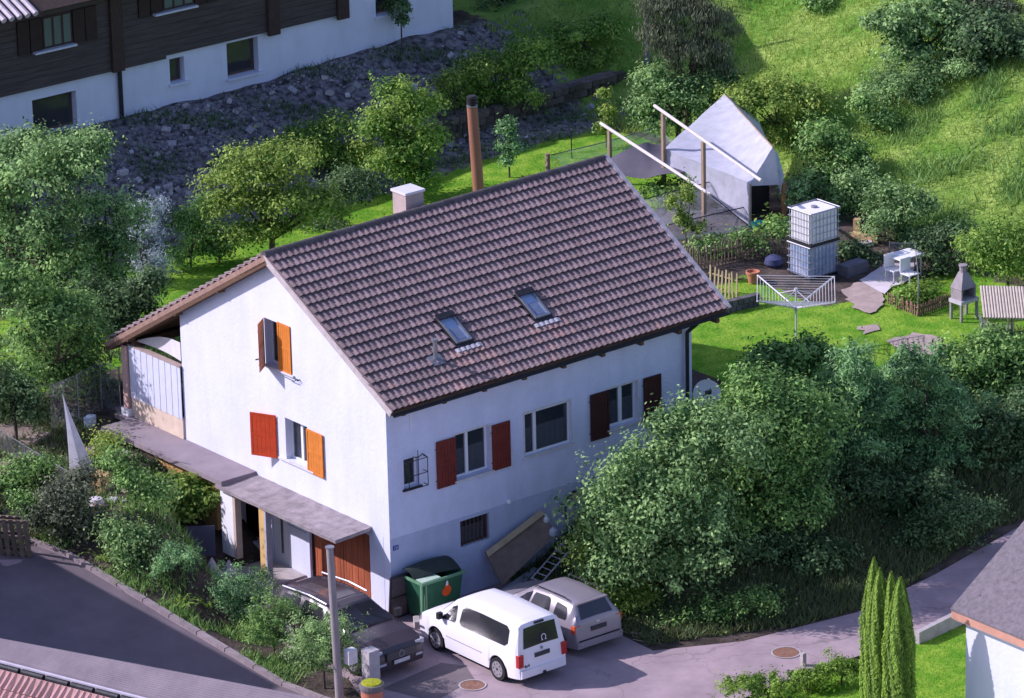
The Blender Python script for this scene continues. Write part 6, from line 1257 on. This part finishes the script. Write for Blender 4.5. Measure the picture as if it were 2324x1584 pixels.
for i, (x, y, lb) in enumerate(((410, 1385, "bright fern between the two round shrubs, the left one"), (470, 1380, "bright fern right beside the bristly shrub"), (230, 1275, "low bright fern at the kerb below the bank"))):
    P = g_(x, y); t = thing("fern", lb, "fern", P, "bright ferns in the bed"); C = []; O = []
    for k in range(16):
        a = random.uniform(0, 6.28); L_ = random.uniform(.35, .6)
        for j in range(14): f_ = j/13; C.append((P.x+math.cos(a)*L_*f_, P.y+math.sin(a)*L_*f_, P.z+.05+.45*math.sin(f_*2.2)*L_)); O.append((0, 0, 1))
    V, F = leaves(np.array(C), np.array(O, float), .10, .35, 1.5, .5); rings("frond", V, F, LM["bright"], t, RNG.uniform(.3, .9, len(F)))
# --- cypresses and low hedges at the lower right
def cypress(px, tz_, r, lb, bx_):
    b0 = Vector((bx_[0], bx_[1], 0)); tp = PD(px, tz_, b0); t = thing("columnar_cypress", lb, "tree", b0, "columnar cypresses beside the corner house"); Hh = tp.z; N = 21000; u = RNG.uniform(0, 1, N)**.9; z = Hh*u
    rr = r*np.minimum(1, ((1-u)/.42)**.65)*(.85+.15*np.minimum(1, u/.15)); a = RNG.uniform(0, 6.283, N); fl_ = 1+.11*np.sin(a*5+u*4)+.05*np.sin(a*11+u*23)
    q = RNG.uniform(.78, 1.02, N)*fl_; jx = (tp.x-b0.x)*u; jy = (tp.y-b0.y)*u; C = np.stack([b0.x+jx+np.cos(a)*rr*q, b0.y+jy+np.sin(a)*rr*q, z+.02], 1); O = np.stack([np.cos(a), np.sin(a), .3+0*a], 1)
    V, F = leaves(C, O, .085, .35, .2, .5, -.5); tn_ = np.clip(.5+.9*(q-.93)*2+RNG.normal(0, .14, N), 0, 1); rings("foliage", V, F, LM["thuja"], t, tn_)
    MB().cyl(b0, (b0.x, b0.y, Hh*.8), .05, .02, n=6).build("trunk", bark, t)
cypress(1983, 1268, .34, "tallest columnar cypress, leftmost of the tight cypress group", (5.55, -13.11))
cypress(1996, 1292, .33, "second columnar cypress of the group, pressed against the tallest", (5.18, -13.65))
cypress(2022, 1300, .33, "third columnar cypress, slim tip between its neighbours", (5.40, -14.0))
cypress(2043, 1312, .40, "rightmost columnar cypress of the group nearest the white corner wall", (5.12, -14.5))
plant("low_hedge", "low clipped yellow green hedge at the bottom, nearest the pinkish road", "hedge", g_(1730, 1600), [(1690, 1562, 50, 30, 0), (1750, 1560, 50, 30, 0), (1790, 1575, 30, 25, 0)], 5600, .085, "thuja", asp=.35, trunk=.03, clump=.09)
plant("low_hedge", "low clipped hedge bush next to the short grey post", "hedge", g_(1835, 1565), [(1830, 1540, 40, 28, 0)], 3000, .085, "thuja", asp=.35, trunk=.03, clump=.09)
plant("low_hedge", "low clipped hedge bush touching the cypress group", "hedge", g_(1905, 1555), [(1890, 1518, 42, 28, 0), (1930, 1525, 30, 30, 0)], 4200, .085, "thuja", asp=.35, trunk=.03, clump=.09)
# --- vegetables in the little bed, weeds by the hillside wall
plant("vegetable_bed", "leafy vegetable rows inside the little picket bed", "plants", g_(2085, 690), [(2050, 672, 35, 12, 0, .4), (2105, 668, 40, 14, .2, .4), (2080, 695, 30, 10, 0, .3)], 2600, .12, "bright", trunk=0)
plant("leafy_bush", "dark bush against the hillside house wall near the right window", "bush", on(23.4, 29.9), [(905, 20, 28, 26, 0, .35), (915, 45, 12, 18, 0, .2)], 1700, .11, "dark", trunk=.03, clump=.1)
plant("garden_plants", "dark leafy weeds along the shaded old picket fence", "plants", g_(1650, 580), [(1620, 560, 50, 14, 0, .5), (1700, 545, 50, 14, 0, .5), (1770, 520, 30, 14, .2, .4)], 2600, .12, "mid", trunk=0)
plant("garden_plants", "leafy squash plants around the turquoise basin", "plants", g_(1745, 530), [(1760, 520, 30, 12, 0, .4), (1790, 535, 25, 12, 0, .3)], 900, .17, "bright", asp=.9, trunk=0)
plant("garden_plants", "low shaded growth between the water tanks and the hedge", "plants", g_(1930, 590), [(1925, 575, 50, 20, 0, .6), (1985, 600, 40, 14, 0, .5)], 2200, .12, "dark", trunk=0)
# --- grass and ground cover
def blades(name, cond, n, hmin, hmax, M, xr, yr_, wd=.012, lean=.35, clumpy=0., **k):
    x = RNG.uniform(*xr, n); y = RNG.uniform(*yr_, n); ok = cond(x, y)
    if clumpy: ok &= (np.sin(x*1.9+np.sin(y*1.3)*2)+np.sin(y*2.3+x*.7)+RNG.normal(0, .6, n)) > clumpy
    x, y = x[ok], y[ok]; N = len(x); z = H(x, y); h_ = RNG.uniform(hmin, hmax, N); a = RNG.uniform(0, 6.283, N); l = RNG.normal(0, lean, (N, 2))*h_[:, None]
    dx, dy = np.cos(a)*wd, np.sin(a)*wd; p = np.stack([x, y, z-.01], 1)
    V = np.stack([p+np.stack([dx, dy, 0*x], 1), p-np.stack([dx, dy, 0*x], 1), p+np.stack([l[:, 0], l[:, 1], h_], 1)], 1).reshape(-1, 3)
    return rings(name, V, np.arange(3*N).reshape(-1, 3), LM[M], org=on(float(np.mean(xr)), float(np.mean(yr_))), tone=np.clip(RNG.normal(.5, .22, N), 0, 1), kind="stuff")
xp = [(2.9, -10.45), (3.2, -60), (60, -60), (60, -9.0), (20, -9.5), (11.3, -10.4), (9.9, -10.6), (4.6, -10.4)]
blades("lawn_grass", lambda x, y: ((x > 11) | (y > 13)) & (y < 25) & (x < 27.2) & ~((x > 18.3) & (x < 28) & (y > 9.2) & (y < 15.5)) & ~((x > 20.8) & (y > 5.8) & (y < 12)), 90000, .03, .08, "grassy", (4, 27.5), (-.3, 25))
blades("lawn_grass", lambda x, y: inpoly(x, y, xp), 26000, .03, .07, "grassy", (3, 12), (-18, -10.3))
blades("meadow_grass", lambda x, y: (x > 27.3+.8*np.sin(y)) & (y > 1), 90000, .10, .30, "dry", (27, 44), (0, 30), .016, .5)
blades("meadow_grass", lambda x, y: (x > 27.6) & (y > 1) & (y < 17), 60000, .15, .42, "mid", (27.5, 42), (0, 17), .03, .6, .7)
blades("bank_weeds", lambda x, y: (x > 4.0) & (y < 0.2) & (y > -6.0-1.9*ss(3, 9, x)+1.7*ss(10, 17, x)), 60000, .10, .34, "bank", (4, 24), (-8.2, .3), .03, .5)
blades("bank_weeds", lambda x, y: inpoly(x, y, [(-4.85, -3), (-3.5, -2.6), (-3.3, 1), (-2.9, 3), (-1.9, 5.6), (-1.3, 9), (-6.1, 9), (-5.95, 6.8), (-5.4, 2.6), (-4.95, -1.8)]), 26000, .06, .28, "mid", (-6.2, -1), (-4, 9), .025, .5, .1)
blades("bank_weeds", lambda x, y: (x > 4) | (y < 24.5), 26000, .08, .30, "dark", (2, 29), (23.2, 30.3), .025, .5, .75)
blades("bank_weeds", lambda x, y: ~((x > 5) & (y < 23)), 26000, .08, .30, "dark", (-8, 10), (13, 24.5), .03, .5, -.2)
blades("bank_weeds", lambda x, y: (x < -1.3) & (y > 8), 42000, .08, .36, "bank", (-9, -1.2), (8, 18), .03, .5, -.3)
# leaf litter and twigs behind the silver car
x = RNG.uniform(3.9, 7.5, 900); y = RNG.uniform(-6.0, -3.5, 900); b = MB()
for i in range(260):
    p = on(x[i], y[i], .05); a = random.uniform(0, 6.28); L_ = random.uniform(.1, .4); b.cyl(p, p+Vector((math.cos(a)*L_, math.sin(a)*L_, random.uniform(0, .12))), .008, n=3, cap=False)
b.build("twigs", mat("dry_twig", (.34, .26, .19), .9, .2), None, kind="stuff")
